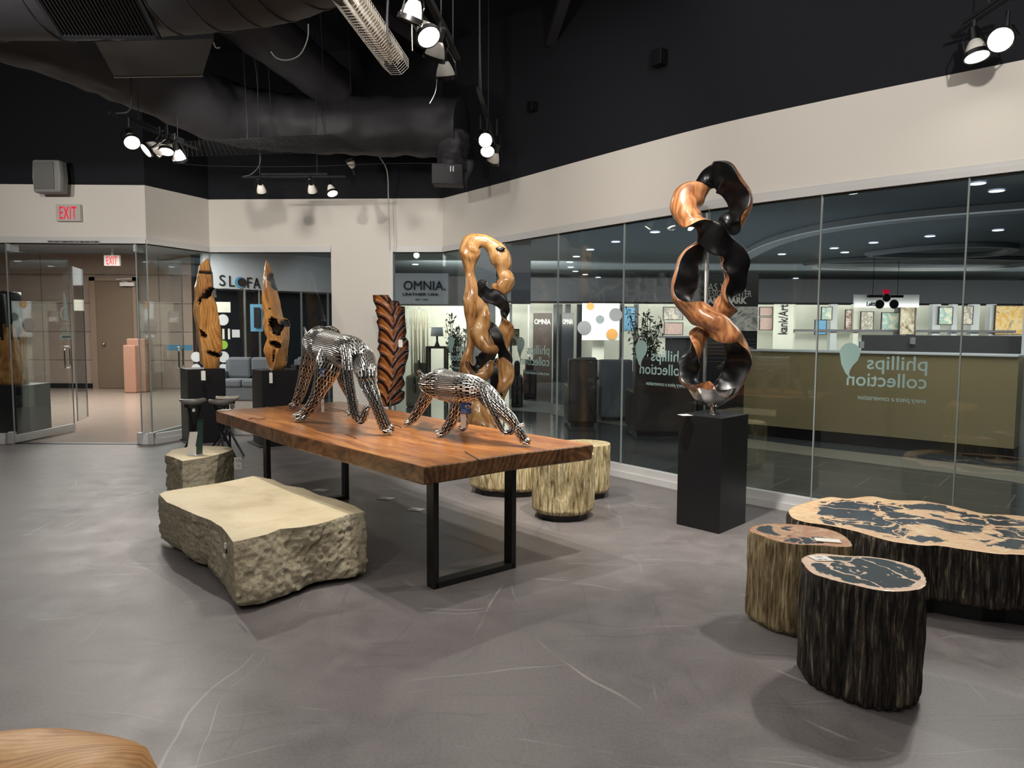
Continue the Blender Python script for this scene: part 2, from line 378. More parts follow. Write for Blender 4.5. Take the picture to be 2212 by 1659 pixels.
M['slabside'] = m_wood('suar_wood_edge', ['#2c1a0f', '#583a22', '#7a5433', '#946c45'], (0.6, 2.5, 5), rot=(0.3, 0.2, 0.87), rough=0.4, swirl=0.6, coat=0.2)
M['teak'] = m_wood('teak_root', ['#583217', '#a06a35', '#bb8548', '#d0a068'], (4, 4, 0.9), scale=1.8, rough=0.32, swirl=0.3)
M['teak_gloss'] = m_wood('honey_wood', ['#54331a', '#966a3f', '#b08555', '#cfad80'], (4, 4, 0.8), scale=1.6, rough=0.2, swirl=0.3, coat=0.7)
M['redwood'] = m_wood('reddish_wood', ['#432414', '#7f4f31', '#9c6b45', '#bd8e68'], (5, 5, 0.8), scale=1.8, swirl=0.2, coat=0.5)
M['palewood'] = m_wood('pale_carved_wood', ['#7a4f28', '#a5753f', '#bb8b54', '#c9a06c'], (1, 6, 5), rot=(0, 0, -0.37), scale=2.0, rough=0.5, swirl=0.5, coat=0.0)
M['char'] = plain('charred_black_wood', '#070607', 0.3, var=0.2, scale=10)
M['stone'] = m_stone(); M['stonetop'] = m_stonetop()
M['bark_dark'] = m_bark('dark_petrified_bark', ['#090807', '#211c18', '#463d34', '#978a74'])
M['bark_tan'] = m_bark('tan_petrified_bark', ['#4a3b28', '#85714f', '#a8946e', '#cfc09a'])
M['bark_gold'] = m_bark('golden_bark', ['#5a4828', '#b5a072', '#dccb9f', '#eee3c2'])
M['pet_a'] = m_petrified('petrified_top_black', 3.1, '#dccab2', '#cfae94', '#0a0c0f', 0.40, 3.6)
M['pet_b'] = m_petrified('petrified_top_brown', 8.4, '#c9ac86', '#a8744f', '#120e0d', 0.53, 4.2)
M['pet_c'] = m_petrified('petrified_top_cream', 5.2, '#d8c096', '#cfa67c', '#101317', 0.50, 2.6)
M['paper'] = plain('white_card', '#d9d6d0', 0.7, var=0.02)
M['ink'] = plain('black_ink', '#15151a', 0.6)
M['bluetag'] = plain('blue_card', '#1f4f97', 0.5)
M['exitface'] = plain('exit_sign_face', '#c6c2bc', 0.5)
M['red'] = emit('exit_red', '#e8103c', 0.45)
M['lampon'] = emit('lamp_glow', '#fff6e6', 30.0)
M['lampdim'] = plain('frosted_lamp', '#d8d4cc', 0.35)
M['diff'] = plain('prismatic_diffuser', '#c8c0b0', 0.4)
M['wire'] = plain('white_wire', '#bdb9b2', 0.4)
M['speaker'] = plain('grey_plastic', '#8a8a88', 0.6); M['grille'] = plain('speaker_grille', '#6c6c6a', 0.8, bump=0.5, scale=12)
M['vinyl'] = plain('pale_blue_vinyl', '#b9d3d0', 0.5)
M['mallceil'] = plain('mall_ceiling_paint', '#808c94', 0.8, var=0.03)
M['fasciadark'] = plain('dim_fascia', '#303338', 0.8)
M['mallgrey'] = plain('grey_fascia', '#6a6a6e', 0.8); M['malldark'] = plain('dark_storefront', '#22262b', 0.25)
M['mallwhite'] = plain('mall_white', '#c8cdd0', 0.7); M['clad'] = m_brickpanel(); M['tile'] = m_tile()
M['band'] = plain('pebble_band', '#77756a', 0.5, var=0.35, scale=40); M['terrazzo'] = plain('pale_terrazzo', '#9b8f84', 0.22, var=0.08, scale=3)
M['desk'] = plain('olive_laminate', '#8d8262', 0.35, var=0.08, scale=2); M['doorpaint'] = plain('taupe_door', '#6a5d4e', 0.5)
M['frame'] = plain('door_frame', '#7e6f61', 0.5); M['card'] = plain('kraft_cardboard', '#a07a66', 0.8)
M['sofa'] = plain('grey_upholstery', '#6d7278', 0.9); M['sofab'] = plain('black_leather', '#1a1a1b', 0.35); M['sofag'] = plain('olive_upholstery', '#6e6f5c', 0.9)
M['brown'] = plain('dark_brown_leather', '#2c2320', 0.45)
M['galwall'] = plain('gallery_wall', '#dde0d2', 0.8); M['down'] = emit('downlight', '#e6f2ff', 3.5)
M['green'] = plain('green_vinyl', '#86b13a', 0.5); M['bluev'] = plain('blue_vinyl', '#5f9fc4', 0.5); M['leaf'] = plain('olive_leaves', '#4c5c3c', 0.7, var=0.4, scale=30)
M['birch'] = plain('birch_bark', '#b0a88e', 0.7, var=0.3, scale=20)
# ------------------------------------------------------------------ the room
A0, A1, A2, A3 = (-9.2, 8.93), (-4.58, 8.98), (-4.19, 9.93), (-0.95, 9.75)
PR = [A3, (-0.10, 8.68), (0.50, 7.88), (1.10, 7.09), (1.72, 6.31), (2.41, 5.62), (3.14, 4.97), (3.88, 4.32), (4.65, 3.65), (5.35, 2.9), (5.9, 2.0), (6.3, 0.8)]
CUR = [tuple(p)[:2] for p in catmull([Vector((x, y, 0)) for x, y in PR], 6)]
ZB, ZG, ZT, ZW, ZC = 0.13, 2.525, 2.60, 3.245, 5.2
room = [A0, A1, A2]+CUR+[(6.3, -5.0), (-9.2, -5.0)]
struct(MB().prism(room, -0.12, 0.0).build('floor', M['floor']))
struct(MB().prism([(-9.4, -5.2), (6.6, -5.2), (6.6, 10.5), (-9.4, 10.5)], ZC, ZC+0.1).build('ceiling', M['black_wall']))
def wall(name, pts, th=0.16):
    m = MB()
    for a, b in zip(pts[:-1], pts[1:]):
        m.seg(a, b, th, ZT, ZW, 0); m.seg(a, b, th, ZW, ZC, 1)
    return m
wl = wall('', [A0, A1]); wl.seg(A0, (-6.62, 8.95), 0.1, 0.0, ZT, 0, off=6.0) if False else None
struct(wl.build('wall_left', [M['white'], M['black_wall']]))
struct(wall('', [A1, A2]).build('wall_left_return', [M['white'], M['black_wall']]))
wf = wall('', [A2, A3])
d32 = (Vector(A3)-Vector(A2)); 
def onf(x): return (x, A2[1]+(x-A2[0])*d32.y/d32.x)
wf.seg(onf(-2.49), onf(-1.64), 0.16, 0.0, ZT, 0)
struct(wf.build('wall_far', [M['white'], M['black_wall']]))
m = MB()
for a, b in zip(CUR[:-1], CUR[1:]): m.seg(a, b, 0.14, ZT, ZW, 0); m.seg(a, b, 0.14, ZW, ZC, 1)
struct(m.build('wall_right', [M['white'], M['black_wall']]))
m = MB().box(-9.36, -9.2, -5.0, 8.93, 0, 3.245, 0); m.box(-9.36, -9.2, -5.0, 8.93, 3.245, ZC, 1)
struct(m.build('wall_left_side', [M['mallgrey'], M['black_wall']]))
m = MB().box(-9.2, 6.3, -5.16, -5.0, 0, 3.245, 0); m.box(-9.2, 6.3, -5.16, -5.0, 3.245, ZC, 1)
struct(m.build('wall_back', [M['mallgrey'], M['black_wall']]))
m = MB().box(6.3, 6.46, -5.0, 0.8, 0, 3.245, 0); m.box(6.3, 6.46, -5.0, 0.8, 3.245, ZC, 1)
struct(m.build('wall_right_side', [M['mallgrey'], M['black_wall']]))

# trims: top channel and bottom rail of the glazing
def top_trim(pts):
    m = MB()
    for a, b in zip(pts[:-1], pts[1:]):
        m.seg(a, b, 0.12, ZG, ZG+0.045, 0, off=-0.025); m.seg(a, b, 0.10, ZG+0.045, ZT+0.004, 0, off=-0.010)
        m.seg(a, b, 0.03, ZG-0.012, ZG, 1, off=0.01)
    return m
def bot_trim(pts):
    m = MB()
    for a, b in zip(pts[:-1], pts[1:]):
        m.seg(a, b, 0.09, 0.0, 0.062, 0, off=-0.045); m.seg(a, b, 0.06, 0.062, ZB, 0, off=-0.03)
    return m
TM = [M['trimw'], M['core']]
struct(top_trim([A0, A1]).build('trim_1', TM)); struct(top_trim([A1, A2]).build('trim_2', TM))
struct(top_trim([A2, onf(-2.49)]).build('trim_3', TM)); struct(top_trim([onf(-1.64), A3]).build('trim_4', TM))
struct(top_trim(CUR).build('trim_5', TM))
struct(bot_trim([A1, A2, onf(-2.49)]).build('trim_6', TM)); struct(bot_trim([onf(-1.64), A3]).build('trim_7', TM))
struct(bot_trim(PR).build('trim_8', TM)); struct(bot_trim([(-4.72, 8.979), A1]).build('trim_9', TM))
struct(bot_trim([(-9.2, 8.93), (-6.42, 8.955)]).build('trim_10', TM))
# white bead where the far wall meets its window
struct(MB().seg(onf(-1.66), onf(-1.63), 0.03, 0.0, ZG, off=-0.03).build('trim_11', TM))

# glass panes, each a window with its visible joint
WIN = [0]
def pane(a, b, z0=ZB, z1=ZG, seam=(False, True), name=None):
    WIN[0] += 1
    m = MB().seg(a, b, 0.012, z0, z1)
    o = struct(m.build(name or 'window_%d' % WIN[0], M['glass']))
    A, B = Vector((a[0], a[1], 0)), Vector((b[0], b[1], 0)); d = (B-A).normalized(); n = Vector((-d.y, d.x, 0))
    for k, e in enumerate((A, B)):
        if seam[k]:
            c = e+n*0.006+d*(0.004 if k == 0 else -0.004)
            s = MB().obox((c.x, c.y, (z0+z1)/2), d*0.005, n*0.008, (0, 0, (z1-z0)/2)).build('glass_joint', M['seam'], o)
    return o
panes = []
for a, b in zip(PR[:-1], PR[1:]): panes.append(pane(a, b))
pane(A1, A2, seam=(True, True)); pane(A2, onf(-2.49), seam=(False, False)); pane(onf(-1.64), A3, seam=(False, False))
pane((-4.72, 8.979), A1, z1=ZG, seam=(True, False))
pane((-6.52, 8.953), (-6.32, 8.957), seam=(False, True)); pane((-9.2, 8.93), (-6.53, 8.953), seam=(False, True))
pane((-6.27, 10.2), (-6.45, 10.75), z1=2.35, seam=(True, True))
struct(MB().box(-6.30, -4.72, 8.93, 9.06, 0.0, 0.006).build('trim_12', M['blkmetal']))

def bow_handle(mb, c, n, dz, off, r=0.013):
    c, n = Vector(c), Vector(n)
    P = [c+n*0+Vector((0, 0, -dz)), c+n*off*0.7+Vector((0, 0, -dz)), c+n*off+Vector((0, 0, -dz*0.82)), c+n*off, c+n*off+Vector((0, 0, dz*0.82)), c+n*off*0.7+Vector((0, 0, dz)), c+Vector((0, 0, dz))]
    mb.tube(P, r, 10)
def leaf(n, h, e, lab):
    h, e = Vector((*h, 0)), Vector((*e, 0)); d = (e-h).normalized(); nn = Vector((-d.y, d.x, 0))
    o = struct(MB().seg(h, e, 0.012, 0.10, 2.44).build('door_%d' % n, M['glass']))
    r = MB(); r.seg(h-d*0.02, e, 0.044, 0.012, 0.11, off=-0.016); r.build('door_rail', M['trim'], o, bevel=0.004)
    r = MB(); r.seg(h-d*0.02, h+d*0.14, 0.04, 2.43, 2.515, off=-0.014); r.build('pivot_clamp', M['trim'], o)
    g = MB(); g.obox(((e+nn*0.006).x, (e+nn*0.006).y, 1.27), d*0.004, nn*0.006, (0, 0, 1.165)); g.build('glass_joint', M['seam'], o)
    hb = MB(); c = e-d*0.14; c.z = 1.06
    bow = Vector((nn.x, nn.y, 0)); 
    # D pull: ring of tube lying along the door, on both faces
    for s in (-1, 1):
        P = []
        for k in range(24):
            a = 2*math.pi*k/24; x = max(-1, min(1, 1.35*math.cos(a)))*0.055; z = max(-1, min(1, 1.25*math.sin(a)))*0.15
            P.append(c+nn*(0.006+s*0.035)+d*x+Vector((0, 0, z)))
        if s == -1: hb.tube(P+[P[0]], 0.012, 8, cap=False)
    hb.tube([c+nn*-0.03+Vector((0, 0, 0.15)), c+nn*0.02+Vector((0, 0, 0.15))], 0.01); hb.tube([c+nn*-0.03-Vector((0, 0, 0.15)), c+nn*0.02-Vector((0, 0, 0.15))], 0.01)
    hb.build('door_handle', M['chrome'], o, smooth=True)
    return o, h, e, d, nn
L1 = leaf(1, (-6.30, 8.99), (-6.26, 10.1), 'l')
L2 = leaf(2, (-4.72, 9.0), (-4.665, 10.1), 'r')
# floor clamps at the door pivots
for x in (-6.36, -4.72, -4.58):
    struct(MB().box(x-0.035, x+0.035, 8.93, 9.0, 0, 0.15).build('trim_%d' % (13+[-6.36, -4.72, -4.58].index(x)), M['trim'], bevel=0.005))

# lettering on glass
def on_pane(px, py, a, b):
    d = ray(px, py); A = Vector((a[0], a[1], 0)); B = Vector((b[0], b[1], 0)); e = (B-A).normalized(); n = Vector((-e.y, e.x, 0))
    t = (A-CAMP).dot(n)/d.dot(n); return CAMP+d*t
def logo(win, a, b, px, py, sc=1.0, tagline=True, clip=0):
    """shop logo, reading from outside; (px,py): photo position of the speech mark's top right as seen from inside"""
    A = Vector((a[0], a[1], 0)); B = Vector((b[0], b[1], 0)); e = (B-A).normalized(); n = Vector((-e.y, e.x, 0))
    o = on_pane(px, py, a, b)+n*0.016; ux = -e; uz = Vector((0, 0, 1))
    mb = MB()
    S = 0.155*sc
    # origin o = top right (seen from inside) of the mark; text runs leftwards for the reader outside
    # speech mark: round head and a curled tail
    cx, cz, r = -0.075*sc, -0.075*sc, 0.075*sc
    P = [(cx+r*math.cos(t), cz+r*math.sin(t)) for t in [math.radians(k) for k in range(-20, 215, 9)]]
    P += [(cx-r*0.80, cz-r*0.75), (cx-r*0.3, cz-r*1.35), (cx-r*0.05, cz-r*1.85), (cx-r*0.0, cz-r*2.25), (cx-r*0.25, cz-r*2.7), (cx+r*0.35, cz-r*2.15), (cx+r*0.8, cz-r*1.2)]
    # mirrored so that the tail points the way it does in the photo from inside
    P = [(-(x-cx)+cx, z) for x, z in P]
    V = [o+e*x+uz*z for x, z in P]; mb.add(V, [tuple(range(len(V)))])
    t0 = o+e*(0.455*sc)
    put_text(mb, 'phillips', t0+uz*(-0.195*sc), ux, uz, S*0.95, w=0.405*sc, bold=0.001, depth=0.0006)
    put_text(mb, 'collection', t0+uz*(-0.325*sc), ux, uz, S*0.95, w=0.545*sc, bold=0.001, depth=0.0006)
    if tagline: put_text(mb, 'every piece a conversation', t0+uz*(-0.43*sc), ux, uz, S*0.34, w=0.46*sc, shear=0.3, depth=0.0006)
    mb.build('logo_decal', M['vinyl'], win)
logo(panes[5], PR[5], PR[6], 1858, 741)
logo(panes[3], PR[3], PR[4], 1396, 735)
logo(panes[1], PR[1], PR[2], 1131, 728)
logo(panes[0], PR[0], PR[1], 979, 727)
# award decal on the open left door leaf
o1, h, e, d, nn = L1
mb = MB(); c = e-d*0.12-nn*0.004; c.z = 1.30
put_text(mb, 'WINNER', c+d*0.105-Vector((0, 0, -0.03)), -d, (0, 0, 1), 0.05, w=0.19, mi=1, depth=0.0006)
put_text(mb, 'ARTS', c+d*0.105+Vector((0, 0, 0.14)), -d, (0, 0, 1), 0.09, w=0.20, depth=0.0006)
put_text(mb, 'AWARDS', c+d*0.105+Vector((0, 0, 0.095)), -d, (0, 0, 1), 0.03, w=0.20, depth=0.0006)
put_text(mb, '20TH ANNUAL', c+d*0.105+Vector((0, 0, 0.22)), -d, (0, 0, 1), 0.03, w=0.20, depth=0.0006)
q = c-nn*0.002+nn*0.004; mb.obox(q+Vector((0, 0, 0.047)), d*0.11, nn*0.0006, (0, 0, 0.033))
q = c+Vector((0, 0, 0.37)); R = []
mb.tube([q+d*0.085*math.cos(t)+Vector((0, 0, 0.085*math.sin(t))) for t in [math.radians(k*15) for k in range(4, 22)]], 0.007, 6)
mb.add([q+d*-0.02+Vector((0, 0, -0.08)), q+d*0.05+Vector((0, 0, -0.08)), q+d*0.05+Vector((0, 0, 0.12)), q+d*0.01+Vector((0, 0, 0.3)), q+d*-0.02+Vector((0, 0, 0.3))], [(0, 1, 2, 3, 4)])
mb.build('award_decal', [M['vinyl'], M['ink']], o1)
# notice strip over the doors
s0 = on_pane(106, 526, A0, A1); s1 = on_pane(219, 527, A0, A1)
t = MB().obox(((s0+s1)/2)+Vector((0, -0.036, 0.018)), (s1-s0)/2, (0, 0.0015, 0), (0, 0, 0.019))
put_text(t, 'THESE DOORS TO REMAIN OPEN AT ALL TIMES WHEN OCCUPIED', s0+Vector((0.01, -0.04, 0.007)), (1, 0, 0), (0, 0, 1), 0.03, w=(s1-s0).length-0.02, mi=1, depth=0.0005, bold=0.0006)
tag(t.build('notice_strip', [M['trim'], M['ink']]), 'narrow printed notice on the silver frame above the open glass doors', 'notice')

def exit_sign(c, ux, uy, s, lab, bracket=False):
    c, ux, uy = Vector(c), Vector(ux).normalized(), Vector(uy).normalized()
    t = thing('exit_sign', lab, 'sign', c); u = Vector((0, 0, 1))
    MB().obox(c, ux*0.155*s, uy*0.028*s, u*0.105*s).build('housing', M['exitface'], t, bevel=0.004)
    q = MB(); V, Fs = text_mb('EXIT', 0.2*s, depth=0.001, bold=0.0022*s, space=1.12)
    x0, x1 = min(v[0] for v in V), max(v[0] for v in V); z1 = max(v[1] for v in V)
    k = 0.215*s/(x1-x0); kz = 0.155*s/z1; o = c-uy*0.0295*s-ux*0.1075*s-u*0.078*s
    q.add([o+ux*(v[0]-x0)*k+u*v[1]*kz-uy*(v[2]) for v in V], Fs); q.build('exit_lettering', M['red'], t)
    return t
c = on_pane(153, 461, A0, A1); exit_sign(c+Vector((0, -0.03, 0)), (1, 0, 0), (0, 1, 0), 0.97, 'white box exit sign with red letters on the wall over the open glass doors')

# loudspeaker on the wall
c = on_pane(130, 391, A0, A1); sp = thing('wall_speaker', 'grey loudspeaker mounted high on the wall above the exit sign', 'speaker', c+Vector((0, -0.02, -0.2)))
m = MB(); R = []
for (y, s) in ((-0.05, 0.6), (-0.14, 1.0), (-0.22, 1.0), (-0.27, 0.93)):
    rr = []
    for (x, z) in ((-0.17, -0.19), (0.17, -0.19), (0.185, 0), (0.17, 0.2), (-0.17, 0.2), (-0.185, 0)): rr.append(c+Vector((x*s, y, z*(0.7+0.3*s))))
    R.append(rr)
m.rings(R).build('cabinet', M['speaker'], sp, bevel=0.02)
MB().obox(c+Vector((-0.02, -0.275, 0.01)), (0.12, 0, 0), (0, 0.008, 0), (0, 0, 0.16)).build('grille', M['grille'], sp, bevel=0.006)
MB().obox(c+Vector((0, -0.03, 0)), (0.05, 0, 0), (0, 0.03, 0), (0, 0, 0.08)).build('bracket', M['blkmetal'], sp)
# ------------------------------------------------------------------ dining table
ZT_ = 0.73
T = thing('live_edge_dining_table', 'long thick brown wood slab table on black metal frames, two metal animals on it', 'table', (-1.1, 5.3, 0))
TC = [Z(466, 888, ZT_), Z(916, 1009, ZT_), Z(1281, 960, ZT_), Z(735, 867, ZT_)]   # A B C D
def lerp(a, b, t): return a+(b-a)*t
edge = []
random.seed(3)
for k, (a, b) in enumerate(zip(TC, TC[1:]+TC[:1])):
    n = 30; d = (b-a); nn = Vector((d.y, -d.x, 0)).normalized()
    for i in range(n):
        t = i/n; w = 0.0
        if k == 0: w = 0.035*math.sin(math.pi*t)*(-1) + 0.012*math.sin(7*t+1)*math.sin(math.pi*t)
        if k == 2: w = 0.03*math.sin(5*t)*math.sin(math.pi*t)
        if k == 1: w = 0.02*math.sin(math.pi*t)-0.008*math.sin(9*t)
        edge.append(lerp(a, b, t)+nn*(-w))
m = MB(); n = len(edge); cen = sum(edge, Vector((0, 0, 0)))/n
def inset(p, s): return Vector((p.x+(cen.x-p.x)*s, p.y+(cen.y-p.y)*s, 0))
prof = [(0.0, 0.020), (-0.085, 0.030), (-0.096, 0.022), (-0.10, 0.03)]
def undercut(i): return 1.0
lv = [(0.0, 0.003), (-0.006, 0.0), (-0.05, 0.002), (-0.092, 0.004), (-0.10, 0.009)]
R = [[Vector((*(inset(p, s).xy), ZT_+z)) for p in edge] for z, s in lv]
vs = [p for r in R for p in r]; fs = []
for i in range(len(R)-1):
    for j in range(n): fs.append((i*n+j, i*n+(j+1) % n, (i+1)*n+(j+1) % n, (i+1)*n+j)[::-1])
m.add(vs, fs, 1)
m.f.append(tuple(range(n))); m.m.append(0)
m.f.append(tuple((len(R)-1)*n+j for j in range(n-1, -1, -1))); m.m.append(1)
slab = m.build('slab_top', [M['slab'], M['slabside']], T)
# rectangular recesses and cracks let into the top, at the far edge
ux = (TC[2]-TC[3]).normalized(); uy = Vector((-ux.y, ux.x, 0))
for (px, py, w, l) in ((716, 885, 0.16, 0.035), (757, 889, 0.15, 0.03)):
    q = Z(px, py, ZT_+0.001); mm = MB(); mm.obox(q, ux*w, uy*l*1.6, (0, 0, 0.0012), 0)
    mm.obox(q+uy*l*1.7+Vector((0, 0, 0.001)), ux*w, uy*0.006, (0, 0, 0.003), 1)
    mm.build('inlay_slot', [M['slabside'], M['redwood']], T)
for pts in ([(536, 906), (548, 903), (560, 906), (575, 904)], [(575, 878), (585, 880), (596, 879), (608, 883)], [(842, 917), (860, 920), (868, 925)], [(745, 938), (762, 944), (770, 948)], [(1003, 975), (1021, 986), (1040, 996)]):
    P = catmull([Z(x, y, ZT_+0.0008) for x, y in pts], 4); MB().tube(P, [0.001]+[0.0035]*(len(P)-2)+[0.001], 6).build('grain_crack', M['core'], T)
# U frames
def uframe(a, b, hgt, w=0.075, d=0.035):
    a, b = Vector((*a, 0)), Vector((*b, 0)); e = (b-a).normalized(); nn = Vector((-e.y, e.x, 0)); t = []
    for p, s in ((a, 1), (b, -1)):
        c = p+e*s*w/2*0.4
        t.append(MB().obox((c.x, c.y, hgt/2), e*d/2*1.0, nn*w/2, (0, 0, hgt/2)))
        # wide flat bar
    c = (a+b)/2; t.append(MB().obox((c.x, c.y, 0.018), e*(b-a).length/2*0.98, nn*w/2, (0, 0, 0.018)))
    c = (a+b)/2; t.append(MB().obox((c.x, c.y, hgt-0.006), e*(b-a).length/2, nn*w/2, (0, 0, 0.006)))
    return t
fn, ff = ((-0.452, 3.925), (0.0, 4.31)), ((-1.975, 6.33), (-1.40, 6.02))
for (a, b) in (((-0.455, 3.93), (0.005, 4.305)), ((-1.975, 5.63), (-1.425, 6.07))):
    for k, q in enumerate(uframe(a, b, ZT_-0.10)):
        q.build('leg' if k < 2 else ('foot_bar' if k == 2 else 'mounting_plate'), M['blkmetal'], T, bevel=0.002)

# ------------------------------------------------------------------ pedestals
def pedestal(c, s, h, rz, lab, plate=0, name='pedestal', w2=None):
    t = thing(name, lab, 'pedestal', (c[0], c[1], 0), 'black display pedestals')
    ax = Vector((math.cos(rz), math.sin(rz), 0)); ay = Vector((-math.sin(rz), math.cos(rz), 0)); z0 = 0
    if plate:
        MB().obox((c[0], c[1], 0.006), ax*(s/2+plate), ay*((w2 or s)/2+plate), (0, 0, 0.006)).build('base_plate', M['blkmetal'], t); z0 = 0.012
    MB().obox((c[0], c[1], (h+z0)/2), ax*s/2, ay*(w2 or s)/2, (0, 0, (h-z0)/2)).build('column', M['ped'], t, bevel=0.003)
    return t
def from_near(p, s, rz, s2=None):
    """centre of a square whose corner nearest the camera is p"""
    s2 = s2 or s
    ax = Vector((math.cos(rz), math.sin(rz), 0)); ay = Vector((-math.sin(rz), math.cos(rz), 0))
    best = min(((i, j) for i in (-1, 1) for j in (-1, 1)), key=lambda q: (ax*q[0]*s/2+ay*q[1]*s2/2).y)
    return p-(ax*best[0]*s/2+ay*best[1]*s2/2)
pn = Z(1553, 1154); a_ = Z(1461, 1132); b_ = Z(1610, 1130)
rz = math.atan2(*( (b_-pn).yx )); 
cP = from_near(pn, (b_-pn).length, rz, (a_-pn).length)
axp = (b_-pn).normalized(); ayp = (a_-pn).normalized()
t = thing('pedestal', 'tall black square pedestal carrying the black and brown loop sculpture', 'pedestal', (cP.x, cP.y, 0), 'black display pedestals')
MB().prism([tuple(pn.xy), tuple(b_.xy), tuple((b_+a_-pn).xy), tuple(a_.xy)], 0, 0.842).build('column', M['ped'], t, bevel=0.003)
pr_c = (a_+b_)/2
p1 = Z(440, 962); pedestal((-4.06, 9.30), 0.46, 0.955, 0.62, 'black pedestal under the smoother wood spire, behind the little stools', 0.03)
pedestal((-3.05, 9.12), 0.46, 0.955, 0.60, 'black pedestal under the jagged wood spire, right behind the table', 0.06)
pedestal((-2.84, 9.60), 0.24, 0.99, 0.60, 'black pedestal standing behind the one with the jagged wood spire')
pedestal((-6.78, 9.75), 0.52, 0.70, 0.1, 'low black pedestal outside the glass at the left edge')

# ------------------------------------------------------------------ stone blocks
def nz(v, s, o=0.0): return noise.noise(Vector((v.x*s+o, v.y*s+o, v.z*s-o)))
def rough_block(name, base, top, z0, z1, lab, cat, sub=10, amp=0.014, nz_lv=40, chis=0.02, facets=None):
    """stone with a sawn top: base and top are outlines (same count) joined by a rough wall"""
    def dense(P):
        out = []; P = [Vector(p) for p in P]
        for a, b in zip(P, P[1:]+P[:1]):
            for i in range(sub): out.append(lerp(a, b, i/sub))
        return out
    B, Tp = dense(base), dense(top); n = len(B); cen = sum(Tp, Vector((0, 0, 0)))/n; R = []
    for k in range(nz_lv+1):
        t = k/nz_lv; r = []
        for i in range(n):
            p = lerp(B[i], Tp[i], t); z = z0+(z1-z0)*t; q = Vector((p.x, p.y, z)); d = Vector((p.x-cen.x, p.y-cen.y, 0)).normalized()
            k_ = amp*nz(q, 4, 3)*1.2+amp*1.5*abs(nz(q, 9, 8))-amp*1.1*abs(nz(q, 17, 2))+amp*0.8*nz(q, 45, 5)
            blk = math.floor(q.z/0.11+nz(q, 2)*0.8)*1.7+math.floor((q.x+q.y)/0.16)
            f = min(1, (1-t)*9) ; g = min(1, t*5)
            k_ = k_*(0.25+0.75*f)-0.02*(1-g)**2
            zz = z+(0.012*nz(q, 4) if k == 0 else 0)
            r.append(q+d*k_+Vector((0, 0, zz-z)))
        R.append(r)
    m = MB(); vs = [p for r in R for p in r]; fs = []
    for i in range(nz_lv):
        for j in range(n): fs.append((i*n+j, i*n+(j+1) % n, (i+1)*n+(j+1) % n, (i+1)*n+j))
    m.add(vs, fs, 0); o = nz_lv*n
    # sawn top with fine inner rings
    prev = list(range(o, o+n)); last = [Vector(p) for p in R[-1]]
    for s in (0.012, 0.3, 0.6, 0.85):
        ring = [Vector((p.x+(cen.x-p.x)*s, p.y+(cen.y-p.y)*s, z1+0.0015)) for p in last]; st = len(m.v); m.v.extend([tuple(p) for p in ring])
        for j in range(n): m.f.append((prev[j], prev[(j+1) % n], st+(j+1) % n, st+j)); m.m.append(1)
        prev = list(range(st, st+n))
    m.f.append(tuple(prev)); m.m.append(1)
    m.f.append(tuple(range(n-1, -1, -1))); m.m.append(0)
    ob = m.build(name, [M['stone'], M['stonetop']], smooth=True, sharp=45); tag(ob, lab, cat); return ob
zt = 0.36
top = [Z(x, y, zt) for x, y in [(345, 1068), (360, 1085), (378, 1092), (405, 1104), (435, 1116), (455, 1124), (478, 1138), (490, 1152), (503, 1171), (540, 1163), (575, 1155), (605, 1143), (650, 1139), (680, 1134), (715, 1124), (750, 1112), (787, 1106), (765, 1092), (725, 1078), (690, 1070), (655, 1054), (615, 1048), (590, 1036), (560, 1030), (547, 1028), (510, 1036), (470, 1044), (430, 1050), (390, 1056), (355, 1062)]]
base = []
cenb = sum(top, Vector((0, 0, 0)))/len(top)
bpx = {0: (343, 1160), 1: (365, 1178), 2: (390, 1190), 3: (412, 1215), 4: (445, 1225), 5: (462, 1245), 6: (478, 1262), 7: (492, 1285), 8: (512, 1312), 9: (560, 1306), 10: (605, 1290), 11: (650, 1276), 12: (682, 1262), 13: (710, 1256), 14: (745, 1252), 15: (775, 1247), 16: (797, 1238)}
for i, p in enumerate(top):
    if i in bpx: q = Z(*bpx[i], 0.03); base.append(Vector((q.x, q.y, 0)))
    else: base.append(Vector((p.x, p.y, 0)))
rough_block('limestone_coffee_table', base, [Vector((p.x, p.y, 0)) for p in top], 0.03, zt, 'large low cream limestone block table with a sawn flat top and chiselled sides', 'coffee table')
bt = bpy.data.objects['limestone_coffee_table']
for (x, y) in ((-0.95, 4.22), (-1.35, 3.78), (-2.3, 4.85)):
    MB().box(x-0.03, x+0.03, y-0.03, y+0.03, 0, 0.05).build('foot', M['blkmetal'], bt)
zt = 0.40
top = [Z(x, y, zt) for x, y in [(357, 983), (375, 988), (394, 996), (440, 989), (483, 979), (494, 975), (503, 971), (497, 966), (470, 964), (440, 963), (405, 966), (372, 972)]]
base = [Vector((p.x, p.y-0.0, 0)) for p in top]
rough_block('limestone_stool', base, [Vector((p.x, p.y, 0)) for p in top], 0.0, zt, 'small cream limestone cube stool with a clear sign holder on top', 'stool', sub=9)
q = Z(418, 985, 0.402)
t = thing('sign_holder', 'tilted clear acrylic sign holder with white card on the small stone stool', 'sign holder', q)
MB().obox(q+Vector((-0.02, 0.02, 0.10)), (0.03, 0.005, 0), (0.002, -0.001, 0.0), (0.018, 0, 0.10)).build('card', M['paper'], t)
MB().obox(q+Vector((0.03, 0.06, 0.15)), (0.012, 0.03, 0), (0.0015, 0, 0), (0.008, 0, 0.15)).build('acrylic_panel', M['edge'], t)
MB().obox(q+Vector((0.0, 0.03, 0.003)), (0.05, 0, 0), (0, 0.04, 0), (0, 0, 0.003)).build('base_plate', M['trim'], t)

